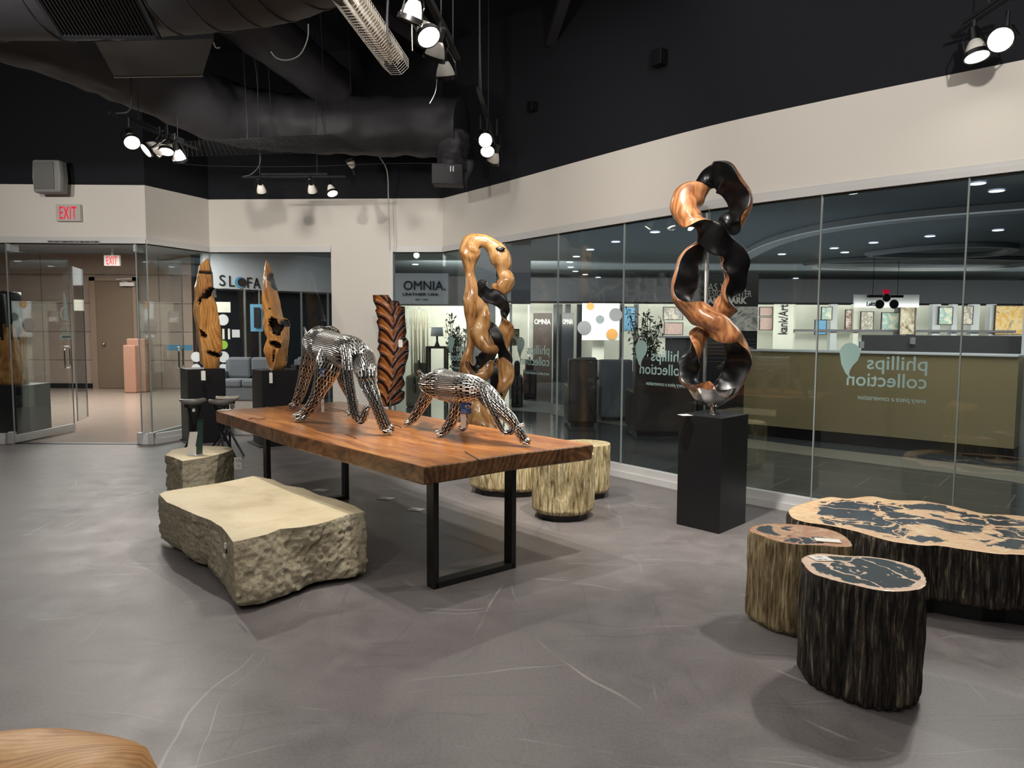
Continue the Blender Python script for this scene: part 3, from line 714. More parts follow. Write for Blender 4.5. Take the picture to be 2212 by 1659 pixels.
# ------------------------------------------------------------------ petrified wood
def stump(name, top_px, zt, z0, bark, pet, lab, cat, amp=0.012, flare=0.0, sub=24, nlv=60, ridge=34, base_in=0.04, seed=0, leg=True, lean=(0, 0), rimw=0.08):
    P = catmull([Z(x, y, zt) for x, y in top_px], sub, closed=True); n = len(P); cen = sum(P, Vector((0, 0, 0)))/n
    if sum(P[i].x*P[(i+1) % n].y-P[(i+1) % n].x*P[i].y for i in range(n)) < 0: P = P[::-1]
    L = [0]
    for i in range(n): L.append(L[-1]+(P[(i+1) % n]-P[i]).length)
    m = MB(); R = []; rim = []
    for k in range(nlv+1):
        t = k/nlv; z = z0+(zt-z0)*t; r = []
        for i, p in enumerate(P):
            u = L[i]*ridge; d = Vector((p.x-cen.x, p.y-cen.y, 0)).normalized()
            th = Vector((u*0.35, z*2.2+seed, seed)); a = noise.noise(th)*1.0+noise.noise(Vector((u*1.1, z*5, seed+4)))*0.7+noise.noise(Vector((u*2.6, z*12, seed+9)))*0.4
            big = noise.noise(Vector((p.x*4, p.y*4, z*4+seed)))
            e = min(1, (1-t)*12)
            off = amp*a*(0.3+0.7*e)+flare*(1-t)+amp*0.9*big*min(1, (1-t)*4)
            if t < 0.08: off -= 0.02*(1-t/0.08)**2
            off += amp*0.9*(abs(math.sin(u*1.9+2.5*noise.noise(Vector((u*0.3, z*3, seed+1)))))-0.5)*e
            r.append(Vector((p.x+lean[0]*(1-t), p.y+lean[1]*(1-t), z+(0.006*a if 0 < k < nlv else 0)))+d*off)
        R.append(r)
    vs = [p for r in R for p in r]; fs = []
    for i in range(nlv):
        for j in range(n): fs.append((i*n+j, i*n+(j+1) % n, (i+1)*n+(j+1) % n, (i+1)*n+j))
    m.add(vs, fs, 0); rim = [1.0]*len(vs); m.f.append(tuple(range(n-1, -1, -1))); m.m.append(0)
    prev = list(range(nlv*n, nlv*n+n)); last = R[-1]
    rad = min((p-cen).length for p in P)
    for s, rv in ((0.006, 1.0), (rimw*0.5, 0.55), (rimw, 0.18), (0.18+rimw, 0.0), (0.5, 0), (0.8, 0)):
        st = len(m.v); m.v.extend([(p.x+(cen.x-p.x)*s, p.y+(cen.y-p.y)*s, zt+0.001) for p in last]); rim += [rv]*n
        for j in range(n): m.f.append((prev[j], prev[(j+1) % n], st+(j+1) % n, st+j)); m.m.append(1)
        prev = list(range(st, st+n))
    m.f.append(tuple(prev)); m.m.append(1); m.att['rim'] = rim
    o = m.build(name, [bark, pet], smooth=True, sharp=50); tag(o, lab, cat)
    if leg:
        ii = [Vector((p.x+lean[0]+(cen.x-p.x)*0.14, p.y+lean[1]+(cen.y-p.y)*0.14)) for p in P[::sub]]
        MB().prism([tuple(q) for q in ii], 0.0, z0+0.01).build('plinth', M['blkmetal'], o)
    return o
stump('petrified_wood_stool', [(1733, 1206), (1765, 1196), (1830, 1201), (1880, 1203), (1940, 1213), (1985, 1228), (1998, 1248), (2001, 1262), (1990, 1271), (1960, 1277), (1915, 1277), (1870, 1270), (1830, 1260), (1790, 1250), (1755, 1238), (1738, 1222)], 0.478, 0.0, M['bark_dark'], M['pet_a'], 'round dark-barked petrified wood stool with a black and cream polished top, nearest the camera', 'stool', leg=False, amp=0.013, seed=2)
stump('petrified_wood_stool', [(1622, 1140), (1650, 1132), (1700, 1132), (1740, 1135), (1790, 1144), (1820, 1155), (1838, 1172), (1838, 1180), (1810, 1181), (1770, 1178), (1720, 1176), (1680, 1169), (1645, 1157), (1622, 1148)], 0.455, 0.0, M['bark_tan'], M['pet_b'], 'round tan-barked petrified wood stool with a reddish top, behind the dark stool', 'stool', leg=False, amp=0.012, seed=5)
stump('petrified_wood_coffee_table', [(1704, 1105), (1712, 1096), (1740, 1086), (1790, 1074), (1830, 1077), (1880, 1072), (1930, 1080), (1990, 1082), (2050, 1092), (2085, 1100), (2130, 1110), (2200, 1114), (2290, 1128), (2380, 1150), (2420, 1180), (2380, 1205), (2290, 1208), (2212, 1199), (2150, 1196), (2090, 1188), (2030, 1179), (1990, 1178), (1920, 1168), (1850, 1148), (1790, 1135), (1740, 1128), (1712, 1118)], 0.375, 0.085, M['bark_dark'], M['pet_c'], 'large low petrified wood slab table with dark bark sides and a cream and black top', 'coffee table', amp=0.012, ridge=30, seed=9, nlv=34, rimw=0.05)
gold = [M['bark_gold'], M['bark_gold']]
def gstump(px, zt, z0, lab, seed, leg=True, amp=0.012):
    return stump('bark_stool', px, zt, z0, M['bark_gold'], M['bark_gold'], lab, 'stool', amp=amp, seed=seed, ridge=30, leg=leg)
def oval(cx, cy, zb, rx_, ry_, n=12, rot=0.0, zt=0.45, wob=0.08, seed=1):
    c = Z(cx, cy, zb); out = []
    r_ = random.Random(seed)
    for k in range(n):
        a = 2*math.pi*k/n; s = 1+wob*(r_.random()-0.5)*2
        x = c.x+(rx_*math.cos(a)*math.cos(rot)-ry_*math.sin(a)*math.sin(rot))*s; y = c.y+ry_*0+(rx_*math.cos(a)*math.sin(rot)+ry_*math.sin(a)*math.cos(rot))*s
        d = RC.transposed() @ (Vector((x, y, zt))-CAMP); out.append((1106+F*d.x/-d.z, 829.5-F*d.y/-d.z))
    return out
gstump(oval(1219, 1100, 0.05, 0.235, 0.24, seed=4, zt=0.50), 0.50, 0.05, 'golden bark stump stool, frontmost of the three behind the wooden table', 12)
gstump(oval(1092, 1055, 0.05, 0.30, 0.17, seed=8, zt=0.45, rot=-0.2), 0.45, 0.05, 'golden bark stump stool seen under the table between its front legs', 17, leg=True)
gstump(oval(1258, 1058, 0.05, 0.23, 0.22, seed=6, zt=0.47), 0.47, 0.05, 'golden bark stump stool, rearmost, half hidden behind the front one by the glass', 23)
# price cards lying on the tops
def card(q, ax, ay, lab, name='price_card', th=0.001, lines=None, grp='price cards'):
    q = Vector(q); ax, ay = Vector(ax), Vector(ay); n = ax.cross(ay).normalized(); t = MB(); t.obox(q+n*(th+0.001), ax, ay, n*th, 0)
    for (tx, s, dx, dy) in (lines or []):
        put_text(t, tx, q+ax*dx+ay*dy+n*(2*th+0.0015), ax, ay, s, mi=1, depth=0.0002)
    return tag(t.build(name, [M['paper'], M['ink']]), lab, 'price card', grp)
card(Z(1773, 1207, 0.48), (0.038, 0.0, 0), (-0.008, 0.034, 0), 'white price card at the back of the dark petrified stool', lines=[('197', 0.025, -0.5, 0.1), ('USE ME', 0.014, -0.8, -0.7)])
card(Z(1788, 1168, 0.457), (0.055, -0.014, 0), (0.006, 0.028, 0), 'white price card on the tan petrified stool')
card(Z(1480, 897, 0.845), (0.04, 0.012, 0), (-0.012, 0.04, 0), 'white card at the corner of the black pedestal by the window')
card(Z(487, 886, ZT_+0.002), (0.05, 0.0, 0), (0.01, 0.05, 0), 'white card on the far left corner of the wooden table')
for (x, y, l) in ((693, 1059, 'tape mark on the floor left, behind the stone block'), (834, 1077, 'tape mark on the floor, middle one of three under the table'), (898, 1101, 'tape mark on the floor nearest the front table leg')):
    card(Z(x, y, 0.001), (0.06, -0.02, 0), (0.02, 0.04, 0), 'white '+l, name='tape_mark', grp='tape marks under the table')  # pale floor tape marks, modelled as thin cards

# foreground carved wood piece
c = Vector((-1.155, 1.30, 0))
m = MB(); R = []
N = 28
for k in range(N+1):
    a = math.pi*k/N; zc = 0.60-0.17*math.cos(a)*-1 if False else 0
ax = Vector((0.93, 0.36, 0)).normalized(); ay = Vector((-ax.y, ax.x, 0))
cc = Vector((-1.195, 1.40, 0.455))
for k in range(N+1):
    t = -1+2*k/N; rr = max(0.0, 1-abs(t)**2.6)**0.5; r = []
    for j in range(40):
        a = 2*math.pi*j/40; y = math.cos(a)*0.21*rr; z = math.sin(a)*0.095*rr
        r.append(cc+ax*t*0.42+ay*y+Vector((0, 0, z-0.07*(t*0.5-0.35)**2*2 + 0.02*math.sin(4*t+a*2)*rr)))
    R.append(r)
m.rings(R)
fg = m.build('carved_wood_stool', M['palewood'], smooth=True)
tag(fg, 'pale carved wooden stool with a smooth rounded top at the bottom left corner', 'stool')
for (dx, dy) in ((-0.22, -0.09), (0.2, -0.1), (-0.2, 0.1), (0.18, 0.1)):
    a = cc+ax*dx+ay*dy; MB().tube([Vector((a.x+ax.x*dx*0.3, a.y+ax.y*dx*0.3, 0)), Vector((a.x, a.y, 0.25)), Vector((a.x, a.y, 0.40))], [0.03, 0.038, 0.06], 14).build('leg', M['palewood'], fg, smooth=True)

# little stone-topped side stools
def mini(px, py, d, lab, tone, rz, hh=0.62):
    top = D(px, py, d); h = top.z; t = thing('accent_stool', lab, 'stool', (top.x, top.y, 0), 'little stone-topped stools')
    R = []; r_ = random.Random(int(px))
    for (s, z) in ((0.55, -0.055), (0.86, -0.035), (1.0, -0.012), (0.98, 0.004), (0.9, 0.01)):
        R.append([Vector((top.x+0.135*s*math.cos(a)*(1+0.05*math.sin(3*a+px)), top.y+0.12*s*math.sin(a), h+z+0.008*math.sin(2*a+rz))) for a in [2*math.pi*k/28 for k in range(28)]])
    MB().rings(R).build('stone_top', M[tone], t, smooth=True, sharp=50)
    MB().cyl((top.x, top.y, h-0.075), (top.x, top.y, h-0.05), 0.085, 18).build('mounting_plate', M['blkmetal'], t)
    for k in range(3):
        a = rz+k*2*math.pi/3; e = Vector((math.cos(a), math.sin(a), 0)); c0 = Vector((top.x, top.y, 0)); sd = Vector((-e.y, e.x, 0))
        P = [c0+e*0.075+Vector((0, 0, h-0.07)), c0+e*0.012+sd*0.012+Vector((0, 0, h*0.52)), c0-e*0.03+sd*0.014+Vector((0, 0, h*0.42)), c0-e*0.20+sd*0.02]
        MB().tube(P, 0.0125, 6).build('leg', M['blkmetal'], t)
    return t
M['onyx'] = plain('grey_onyx', '#6f6c69', 0.15, var=0.5, scale=25); M['palestone'] = plain('pale_agate', '#b9b0a2', 0.2, var=0.3, scale=25)
mini(416, 864, 7.5, 'little tripod stool with grey stone top, leftmost of three by the black pedestal', 'onyx', 0.5)
mini(477, 865, 7.75, 'little tripod stool with grey stone top, next to the table corner', 'onyx', 0.2)
mini(491, 858, 8.2, 'little tripod stool with pale stone top, behind the other two', 'palestone', 0.9)
# hanging tags
def hang(name, q, w, h, lab, ax=(1, 0, 0), tilt=0, mat='paper', lines=None, string=0.05, cat='tag'):
    q = Vector(q); ax = Vector(ax).normalized(); up = Vector((math.sin(tilt)*ax.x, math.sin(tilt)*ax.y, math.cos(tilt))); n = ax.cross(up)
    t = thing(name, lab, cat, q)
    b = MB(); b.obox(q-up*h/2, ax*w/2, n*0.0012, up*h/2, 0)
    if lines:
        for (tx, s, dx, dz) in lines: put_text(b, tx, q+ax*dx*w/2+up*(-h/2+dz*h/2)+n*0.0, ax, up, s, mi=1, depth=0.0025)
    b.build('card', [M[mat], M['ink'] if mat == 'paper' else M['paper']], t)
    if string: MB().tube([q-up*0.005-n*0.002, q+up*string*0.5-n*0.01, q+up*string-n*0.004], 0.0012, 5).build('string', M['wire'], t)
    return t
hang('price_tag', D(418, 875, 7.45), 0.03, 0.07, 'small white tag hanging from the leftmost little stool', string=0.02)
hang('price_tag', D(502, 872, 7.9), 0.05, 0.05, 'square white tag hanging beside the pale-topped little stool', string=0.02)
hang('price_tag', D(439, 801, 8.92), 0.055, 0.12, 'white tag hanging on the pedestal of the smoother wood spire')
hang('price_tag', D(585, 805, 8.76), 0.04, 0.13, 'white tag hanging on the pedestal of the jagged wood spire')
hang('price_tag', D(514, 988, 5.97), 0.065, 0.105, 'printed square tag hanging off the small stone stool', lines=[('LTL', 0.03, -0.5, 0.3), ('2C', 0.02, -0.3, -0.5)])
hang('price_tag', D(487, 1173, 3.66), 0.028, 0.085, 'barcode tag stuck on the chiselled side of the big stone block', ax=(0.7, -0.7, 0), tilt=0.25, lines=[('|||||', 0.03, -0.8, -0.2)], string=0)
# ------------------------------------------------------------------ twisted ribbon sculptures
def ribbon(m, ctrl, closed, origin, zs, y0, n=10, prof=(0.25, 1.0), wave=0.14, wf=7.0, seg=28, rseed=0.0, taper=False):
    """ctrl rows: crop x, crop y, depth offset, half width (m), normal angle in degrees.
    0 = dark face looks outward (right of travel), 90 = towards the viewer, 180 = left of travel."""
    P = []; W = []; A = []
    for (cx, cy, dy, w, a) in ctrl:
        p = D(origin[0]+cx/zs, origin[1]+cy/zs, y0+dy); P.append(p); W.append(w); A.append(a)
    rows = [np.array([*p, w, a]) for p, w, a in zip(P, W, A)]
    if closed:
        tot = np.array([0, 0, 0, 0, closed]); ext = [rows[-1]-tot]+rows+[rows[0]+tot, rows[1]+tot]
        E = catmull(ext, n)[n:n+len(rows)*n]
    else: E = catmull(rows, n)
    C = [Vector(e[:3]) for e in E]; N = len(C); L = 0; R = []; MI = []
    for i in range(N):
        a = C[(i-1) % N] if closed or i > 0 else C[0]; b = C[(i+1) % N] if closed or i < N-1 else C[-1]
        t = (b-a).normalized(); L += (C[i]-C[i-1]).length if i else 0
        view = Vector((-C[i].x*0.15, -1, 0)).normalized(); side = t.cross(view).normalized(); fr = side.cross(t).normalized()
        if fr.dot(view) < 0: fr = -fr
        w = E[i][3]; wob = math.sin(L*wf*2.2+rseed); wob2 = math.sin(L*wf*3.1+1.3+rseed*2)
        an = math.radians(E[i][4]+9*wob2)
        nrm = side*math.cos(an)+fr*math.sin(an); wd = t.cross(nrm).normalized()
        end = 1.0
        if taper and not closed: end = min(1, (i+0.15)/4, (N-1-i+0.15)/4)
        r = []
        for k in range(seg):
            ph = 2*math.pi*k/seg; x = math.cos(ph); s = math.sin(ph)
            e1 = w*(1+wave*wob*(1 if x > 0 else 0.3)+wave*wob2*(0 if x > 0 else 1))
            h = s*prof[0]*w*(1-0.9*(1-x*x)*0.6) if s > 0 else s*prof[1]*w
            if s > 0: h = w*(0.04*s-prof[0]*s*0.5*(1-abs(x)**3)*0.5+prof[0]*0.25*s)
            q_ = C[i]+wd*(x*e1)*end+nrm*h*end
            r.append(q_+(wd*x+nrm*s)*w*0.13*noise.noise(q_*9+Vector((rseed, 0, 0))))
        R.append(r)
    vs = [p for r in R for p in r]; fs = []; o = len(m.v); m.v.extend([tuple(p) for p in vs])
    for i in range(N if closed else N-1):
        for j in range(seg):
            m.f.append((o+i*seg+j, o+i*seg+(j+1) % seg, o+((i+1) % N)*seg+(j+1) % seg, o+((i+1) % N)*seg+j))
            m.m.append(1 if j < seg//2 else 0)
    if not closed:
        m.f.append(tuple(o+j for j in range(seg-1, -1, -1))); m.m.append(0); m.f.append(tuple(o+(N-1)*seg+j for j in range(seg))); m.m.append(0)
# tall black-and-brown chain of loops
yS = pr_c.y
lo = thing('loop_sculpture', 'tall black and brown twisted wooden chain of loops on the black pedestal by the window', 'sculpture', (pr_c.x, yS, 0.842))
m = MB(); w = 0.100
ctrl = [(455, 118, 0.03, w, 60), (530, 150, -0.01, w*1.05, 65), (585, 250, -0.02, w*1.0, 48), (575, 345, -0.01, w*0.9, 45), (530, 425, 0.05, w*0.85, 120), (455, 490, 0.09, w*0.7, 200), (375, 560, 0.05, w*0.8, 140), (300, 665, 0.0, w*1.05, 125),
        (275, 780, -0.03, w*1.05, 125), (320, 880, -0.05, w*0.95, 190), (405, 950, -0.08, w*0.95, 262), (490, 1030, -0.08, w*0.9, 300), (555, 1110, -0.03, w*1.05, 400), (590, 1210, 0.0, w*1.0, 410), (565, 1310, 0.0, w, 425), (480, 1385, 0.0, w*1.0, 390), (390, 1370, 0.0, w*0.85, 320), (315, 1290, 0.0, w*0.9, 420),
        (290, 1190, 0.0, w*0.95, 490), (345, 1085, 0.06, w*0.8, 600), (430, 1000, 0.09, w*0.7, 620), (520, 900, 0.07, w*0.85, 630), (580, 790, 0.0, w*1.0, 770), (590, 670, -0.02, w*1.0, 770), (555, 570, -0.03, w, 790), (470, 490, -0.09, w*1.0, 810), (380, 450, -0.07, w*0.95, 850), (300, 390, -0.02, w*1.0, 950), (280, 290, 0.0, w*1.1, 985), (345, 180, 0.03, w*0.95, 900)]
# last angle 900 -> 60+720=780: keep the loop consistent over the seam
ribbon(m, ctrl, 720, (1380, 340), 2.766, yS, n=12, wave=0.17, wf=8)
m.build('carved_loops', [M['redwood'], M['char']], lo, smooth=True, sharp=60)
# hammered silver cup and post that hold it
q = D(1541, 868, yS); bz = D(1541, 905, yS).z
m = MB(); R = []
for k, (r, h) in enumerate([(0.035, -0.005), (0.07, 0.012), (0.14, 0.055), (0.19, 0.125), (0.183, 0.125), (0.135, 0.065), (0.06, 0.03)]):
    R.append([Vector((q.x+r*math.cos(a)*(1+0.06*math.sin(5*a)), yS+r*0.62*math.sin(a), q.z-0.03+h+(0.02*abs(math.cos(a))*(h > 0.09))+0.004*math.sin(9*a+k))) for a in [2*math.pi*j/36 for j in range(36)]])
m.rings(R).build('silver_cup', M['chrome'], lo, smooth=True, sharp=35)
m = MB().cyl((q.x, yS, 0.842), (q.x, yS, q.z-0.02), 0.024, 20); m.cyl((q.x, yS, 0.8425), (q.x, yS, 0.85), 0.06, 24); m.build('post', M['chrome'], lo, smooth=True, sharp=40)
rb = MB(); rb.tube([D(1527, 460, yS+0.12), D(1525, 560, yS+0.12), D(1520, 870, yS+0.10)], 0.009, 8); rb.build('support_rod', M['trim'], lo, smooth=True)

# honey coloured looping root sculpture behind the table
yM = 7.75
w = 0.15
ro = thing('twisted_root_sculpture', 'tall honey-brown twisted wood sculpture with black hollows, standing behind the long table', 'sculpture', (D(1050, 700, yM).x, yM, 0))
m = MB(); og, zs = (780, 480), 3.95; s = 7.75/1534/3.95
def Wd(px): return 1.2*px*7.75/1534/3.95
ribbon(m, [(930, 1310, 0.0, Wd(60), 270), (905, 1200, 0, Wd(45), 265), (935, 1060, 0, Wd(30), 260), (935, 900, 0, Wd(28), 260), (940, 740, 0.0, Wd(52), 262), (945, 580, 0, Wd(50), 260), (925, 430, 0.02, Wd(42), 265), (925, 300, 0, Wd(62), 268), (940, 200, 0, Wd(66), 275), (1010, 160, 0, Wd(50), 270), (1090, 180, 0, Wd(55), 265), (1165, 245, 0, Wd(72), 262), (1205, 340, 0, Wd(70), 265), (1210, 420, 0, Wd(45), 270), (1235, 500, 0, Wd(58), 280), (1190, 570, 0, Wd(50), 285), (1120, 560, 0.02, Wd(34), 300)], False, og, zs, yM, prof=(0.55, 0.75), wave=0.14, wf=4.5)
ribbon(m, [(1062, 500, -0.02, Wd(22), 60), (1030, 545, -0.05, Wd(44), 70), (1075, 620, -0.07, Wd(54), 80), (1160, 665, -0.06, Wd(54), 85), (1225, 730, -0.04, Wd(44), 100), (1240, 840, 0.0, Wd(48), 200), (1235, 950, 0.0, Wd(48), 255), (1225, 1050, 0, Wd(44), 250), (1220, 1180, 0, Wd(52), 240), (1235, 1290, 0.0, Wd(55), 255), (1205, 1390, 0, Wd(60), 262), (1190, 1490, 0.02, Wd(42), 240), (1140, 1580, 0.04, Wd(50), 250), (1090, 1660, 0.05, Wd(60), 260), (1060, 1800, 0.05, Wd(70), 262)], False, og, zs, yM, prof=(0.5, 0.8), wave=0.2, wf=5, rseed=1.1)
ribbon(m, [(1010, 600, 0.02, Wd(34), 265), (1035, 690, -0.02, Wd(44), 262), (1050, 800, -0.03, Wd(58), 258), (1020, 920, -0.03, Wd(60), 262), (1030, 1020, -0.04, Wd(60), 255), (1090, 1080, -0.05, Wd(52), 250), (1160, 1060, -0.03, Wd(40), 240), (1120, 960, -0.02, Wd(40), 200), (1100, 880, -0.06, Wd(36), 100), (1150, 960, -0.10, Wd(40), 75), (1195, 1060, -0.10, Wd(42), 60), (1235, 1160, -0.06, Wd(42), 70), (1250, 1215, -0.03, Wd(26), 80)], False, og, zs, yM, prof=(0.4, 0.8), wave=0.16, wf=6, rseed=2.0)
ribbon(m, [(1000, 700, 0.03, Wd(22), 60), (965, 780, 0.02, Wd(40), 80), (960, 870, 0.02, Wd(34), 90), (950, 930, 0.02, Wd(20), 100)], False, og, zs, yM, prof=(0.4, 0.6), wave=0.1, wf=6, taper=True)
ribbon(m, [(870, 1250, 0.0, Wd(30), 265), (930, 1230, -0.02, Wd(55), 262), (1010, 1210, -0.05, Wd(62), 80), (1085, 1150, -0.05, Wd(52), 75), (1140, 1100, -0.05, Wd(26), 90)], False, og, zs, yM, prof=(0.4, 0.7), wave=0.12, wf=6, rseed=.5)
ribbon(m, [(920, 1240, 0.0, Wd(40), 262), (990, 1310, -0.02, Wd(58), 262), (1060, 1290, -0.02, Wd(50), 258), (1100, 1210, 0.0, Wd(36), 240), (1160, 1190, 0.0, Wd(38), 120), (1135, 1290, -0.04, Wd(36), 70), (1140, 1390, -0.04, Wd(30), 65), (1190, 1490, -0.04, Wd(26), 80)], False, og, zs, yM, prof=(0.4, 0.8), wave=0.14, wf=6, rseed=3.5)
ribbon(m, [(930, 1300, 0.0, Wd(60), 262), (990, 1450, 0.05, Wd(60), 262), (1010, 1600, 0.05, Wd(90), 262), (1020, 1750, 0.05, Wd(110), 262), (1030, 1900, 0.05, Wd(120), 262), (1035, 2010, 0.05, Wd(120), 262)], False, og, zs, yM, prof=(0.6, 0.8), wave=0.1, wf=5)
from mathutils.bvhtree import BVHTree
bv = BVHTree.FromPolygons([Vector(v) for v in m.v], m.f); hit = bv.ray_cast(CAMP, ray(1081, 539).normalized())[0]
if hit is not None:
    kn = MB(); kn.rings([[hit+Vector((0.048*math.sin(t_)*math.cos(a_)*(1+0.15*math.sin(3*a_)), 0.012*math.cos(t_), 0.030*math.sin(t_)*math.sin(a_))) for a_ in [2*math.pi*j/24 for j in range(24)]] for t_ in [0.05+3.04*k/8 for k in range(9)]])
    kn.build('knot_hole', M['char'], ro, smooth=True)
m.build('carved_root', [M['teak_gloss'], M['char']], ro, smooth=True, sharp=60)
m = MB(); c = D(1050, 700, yM); m.lathe([(0.3, 0), (0.3, 0.03), (0.28, 0.035)], (c.x, yM+0.05, 0)).build('base_plate', M['blkmetal'], ro)

# ------------------------------------------------------------------ two wooden spires
def spire(left, right, ridge, y0, og, zs, cav, depth, name, lab, mats, seed, ybot, ridgeside=1):
    zsb = [p[1] for p in left]; y_top = left[0][1]; H_ = ybot-y_top; rows = 90; seg = 64; R = []; MI = []
    def ip(tab, y):
        if y <= tab[0][1]: return tab[0][0]
        for (x0, ya), (x1, yb) in zip(tab[:-1], tab[1:]):
            if ya <= y <= yb: return x0+(x1-x0)*(y-ya)/max(1e-6, yb-ya)
        return tab[-1][0]
    m = MB(); ctr = []
    for i in range(rows+1):
        cy = y_top+H_*i/rows; xl, xr, xm = ip(left, cy), ip(right, cy), ip(ridge, cy)
        a = D(og[0]+xl/zs, og[1]+cy/zs, y0); b = D(og[0]+xr/zs, og[1]+cy/zs, y0); c = D(og[0]+xm/zs, og[1]+cy/zs, y0)
        w = (b-a).length; dp = depth*min(1.0, w/0.18)
        # flat-faced section: left edge, front ridge, right edge, back corners
        K = [a, Vector((c.x, y0-dp*0.62, c.z)), b, Vector((b.x-(b.x-a.x)*0.25, y0+dp*0.6, b.z)), Vector((a.x+(b.x-a.x)*0.25, y0+dp*0.6, a.z))]
        r = []
        for j in range(seg):
            t = j/seg*5; k = int(t); f = t-k; p = lerp(K[k], K[(k+1) % 5], f)
            mid = (a+b)/2; d = Vector((p.x-mid.x, p.y-mid.y, 0)); d.normalize() if d.length > 1e-6 else None
            p = p+d*(0.010*noise.noise(Vector((p.x*9+seed, p.y*9, p.z*5)))+0.004*noise.noise(Vector((p.x*30, p.y*30, p.z*20))))
            px = xl+(xr-xl)*((p.x-a.x)/max(1e-6, b.x-a.x)); dark = 0
            if p.y < y0+0.01 or True:
                for (ex, ey, rx_, ry_, rot, dd) in cav:
                    u = (px-ex)*math.cos(rot)+(cy-ey)*math.sin(rot); v = -(px-ex)*math.sin(rot)+(cy-ey)*math.cos(rot)
                    q = (u/rx_)**2+(v/ry_)**2+0.5*noise.noise(Vector((px*0.03, cy*0.03, seed)))
                    if q < 1.0 and p.y < y0+dp*0.3:
                        s = min(1, (1-q)*2.2); p = p+Vector((0, dd*s*(1+0.3*noise.noise(Vector((px*0.06, cy*0.06, 3)))), 0)); dark = max(dark, s)
            r.append(p); MI.append(dark)
        R.append(r)
    vs = [p for r in R for p in r]; m.v.extend([tuple(p) for p in vs])
    for i in range(rows):
        for j in range(seg):
            q = (i*seg+j, (i+1)*seg+j, (i+1)*seg+(j+1) % seg, i*seg+(j+1) % seg)
            m.f.append(q); m.m.append(1 if sum(MI[x] > 0.05 for x in q) >= 3 else 0)
    m.f.append(tuple(range(seg))); m.m.append(0); m.f.append(tuple(rows*seg+j for j in range(seg-1, -1, -1))); m.m.append(0)
    o = m.build(name, mats, smooth=True, sharp=38); tag(o, lab, 'sculpture'); return o
og, zs = (400, 540), 5.923
spire([(283, 108), (235, 165), (180, 215), (150, 330), (115, 480), (125, 600), (100, 750), (105, 850), (130, 980), (165, 1180), (175, 1300), (190, 1440), (250, 1512)],
      [(292, 108), (305, 170), (320, 280), (350, 500), (362, 620), (405, 700), (440, 900), (465, 1100), (470, 1280), (432, 1350), (428, 1440), (415, 1512)],
      [(288, 108), (238, 200), (250, 400), (272, 600), (270, 800), (262, 1000), (280, 1200), (300, 1400), (320, 1512)], 9.25, og, zs,
      [(290, 290, 55, 24, -0.15, 0.05), (312, 560, 34, 85, 0.35, 0.10), (240, 665, 34, 52, 0.3, 0.08), (288, 1075, 26, 68, -0.6, 0.07), (385, 1335, 70, 30, 0.5, 0.09), (240, 1490, 75, 26, 0.4, 0.05)], 0.30,
      'wooden_spire_sculpture', 'smooth pointed teak spire with one ridge, on the pedestal behind the little stools', [M['teak'], M['char']], 1.0, 1512)
spire([(1030, 125), (1005, 250), (990, 450), (980, 600), (985, 720), (1005, 800), (1000, 860), (988, 960), (1010, 1060), (1045, 1130), (1010, 1240), (1005, 1300), (1040, 1400), (1072, 1533)],
      [(1036, 125), (1075, 180), (1110, 260), (1110, 350), (1160, 480), (1210, 640), (1240, 780), (1262, 860), (1310, 880), (1330, 980), (1335, 1120), (1325, 1220), (1320, 1300), (1290, 1480), (1245, 1533)],
      [(1034, 125), (1060, 250), (1090, 400), (1130, 600), (1180, 750), (1230, 900), (1290, 1050), (1310, 1150), (1240, 1300), (1200, 1450), (1175, 1533)], 9.05, og, zs,
      [(1185, 985, 95, 130, -0.5, 0.09), (1190, 1210, 105, 42, 0.25, 0.10), (1172, 1360, 22, 90, 0.15, 0.07), (1105, 350, 24, 60, 0, 0.06), (1140, 450, 20, 80, -0.3, 0.04), (1310, 940, 60, 60, 0, 0.05), (1120, 760, 30, 12, 0.2, 0.02), (1305, 1400, 14, 40, 0, 0.03)], 0.28,
      'wooden_spire_sculpture', 'jagged pointed wood spire with large black hollows, on the pedestal right behind the table', [M['teak'], M['char']], 4.0, 1533)

# ------------------------------------------------------------------ carved leaf
og, zs = (790, 610), 5.927; yL = 8.8
spine = [(265, 160), (330, 350), (352, 500), (352, 640), (360, 760), (368, 880), (346, 1020), (345, 1100), (350, 1200), (322, 1330), (282, 1440), (270, 1590)]
le = [(90, 165), (95, 240), (140, 330), (120, 360), (160, 470), (135, 500), (165, 600), (160, 680), (150, 750), (172, 790), (145, 850), (185, 930), (145, 1040), (140, 1110), (130, 1180), (155, 1260), (118, 1300), (125, 1360), (150, 1440), (190, 1540), (240, 1592)]
re_ = [(290, 160), (330, 235), (420, 230), (440, 300), (500, 310), (500, 420), (510, 520), (520, 640), (505, 700), (545, 750), (550, 860), (540, 970), (510, 1050), (500, 1150), (470, 1210), (500, 1280), (495, 1320), (450, 1380), (500, 1400), (490, 1490), (430, 1550), (310, 1592)]
def ipt(tab, y):
    if y <= tab[0][1]: return tab[0][0]
    for (x0, ya), (x1, yb) in zip(tab[:-1], tab[1:]):
        if ya <= y <= yb: return x0+(x1-x0)*(y-ya)/max(1e-6, yb-ya)
    return tab[-1][0]
m = MB(); NV, NU = 220, 44; burn = []
front = []; 
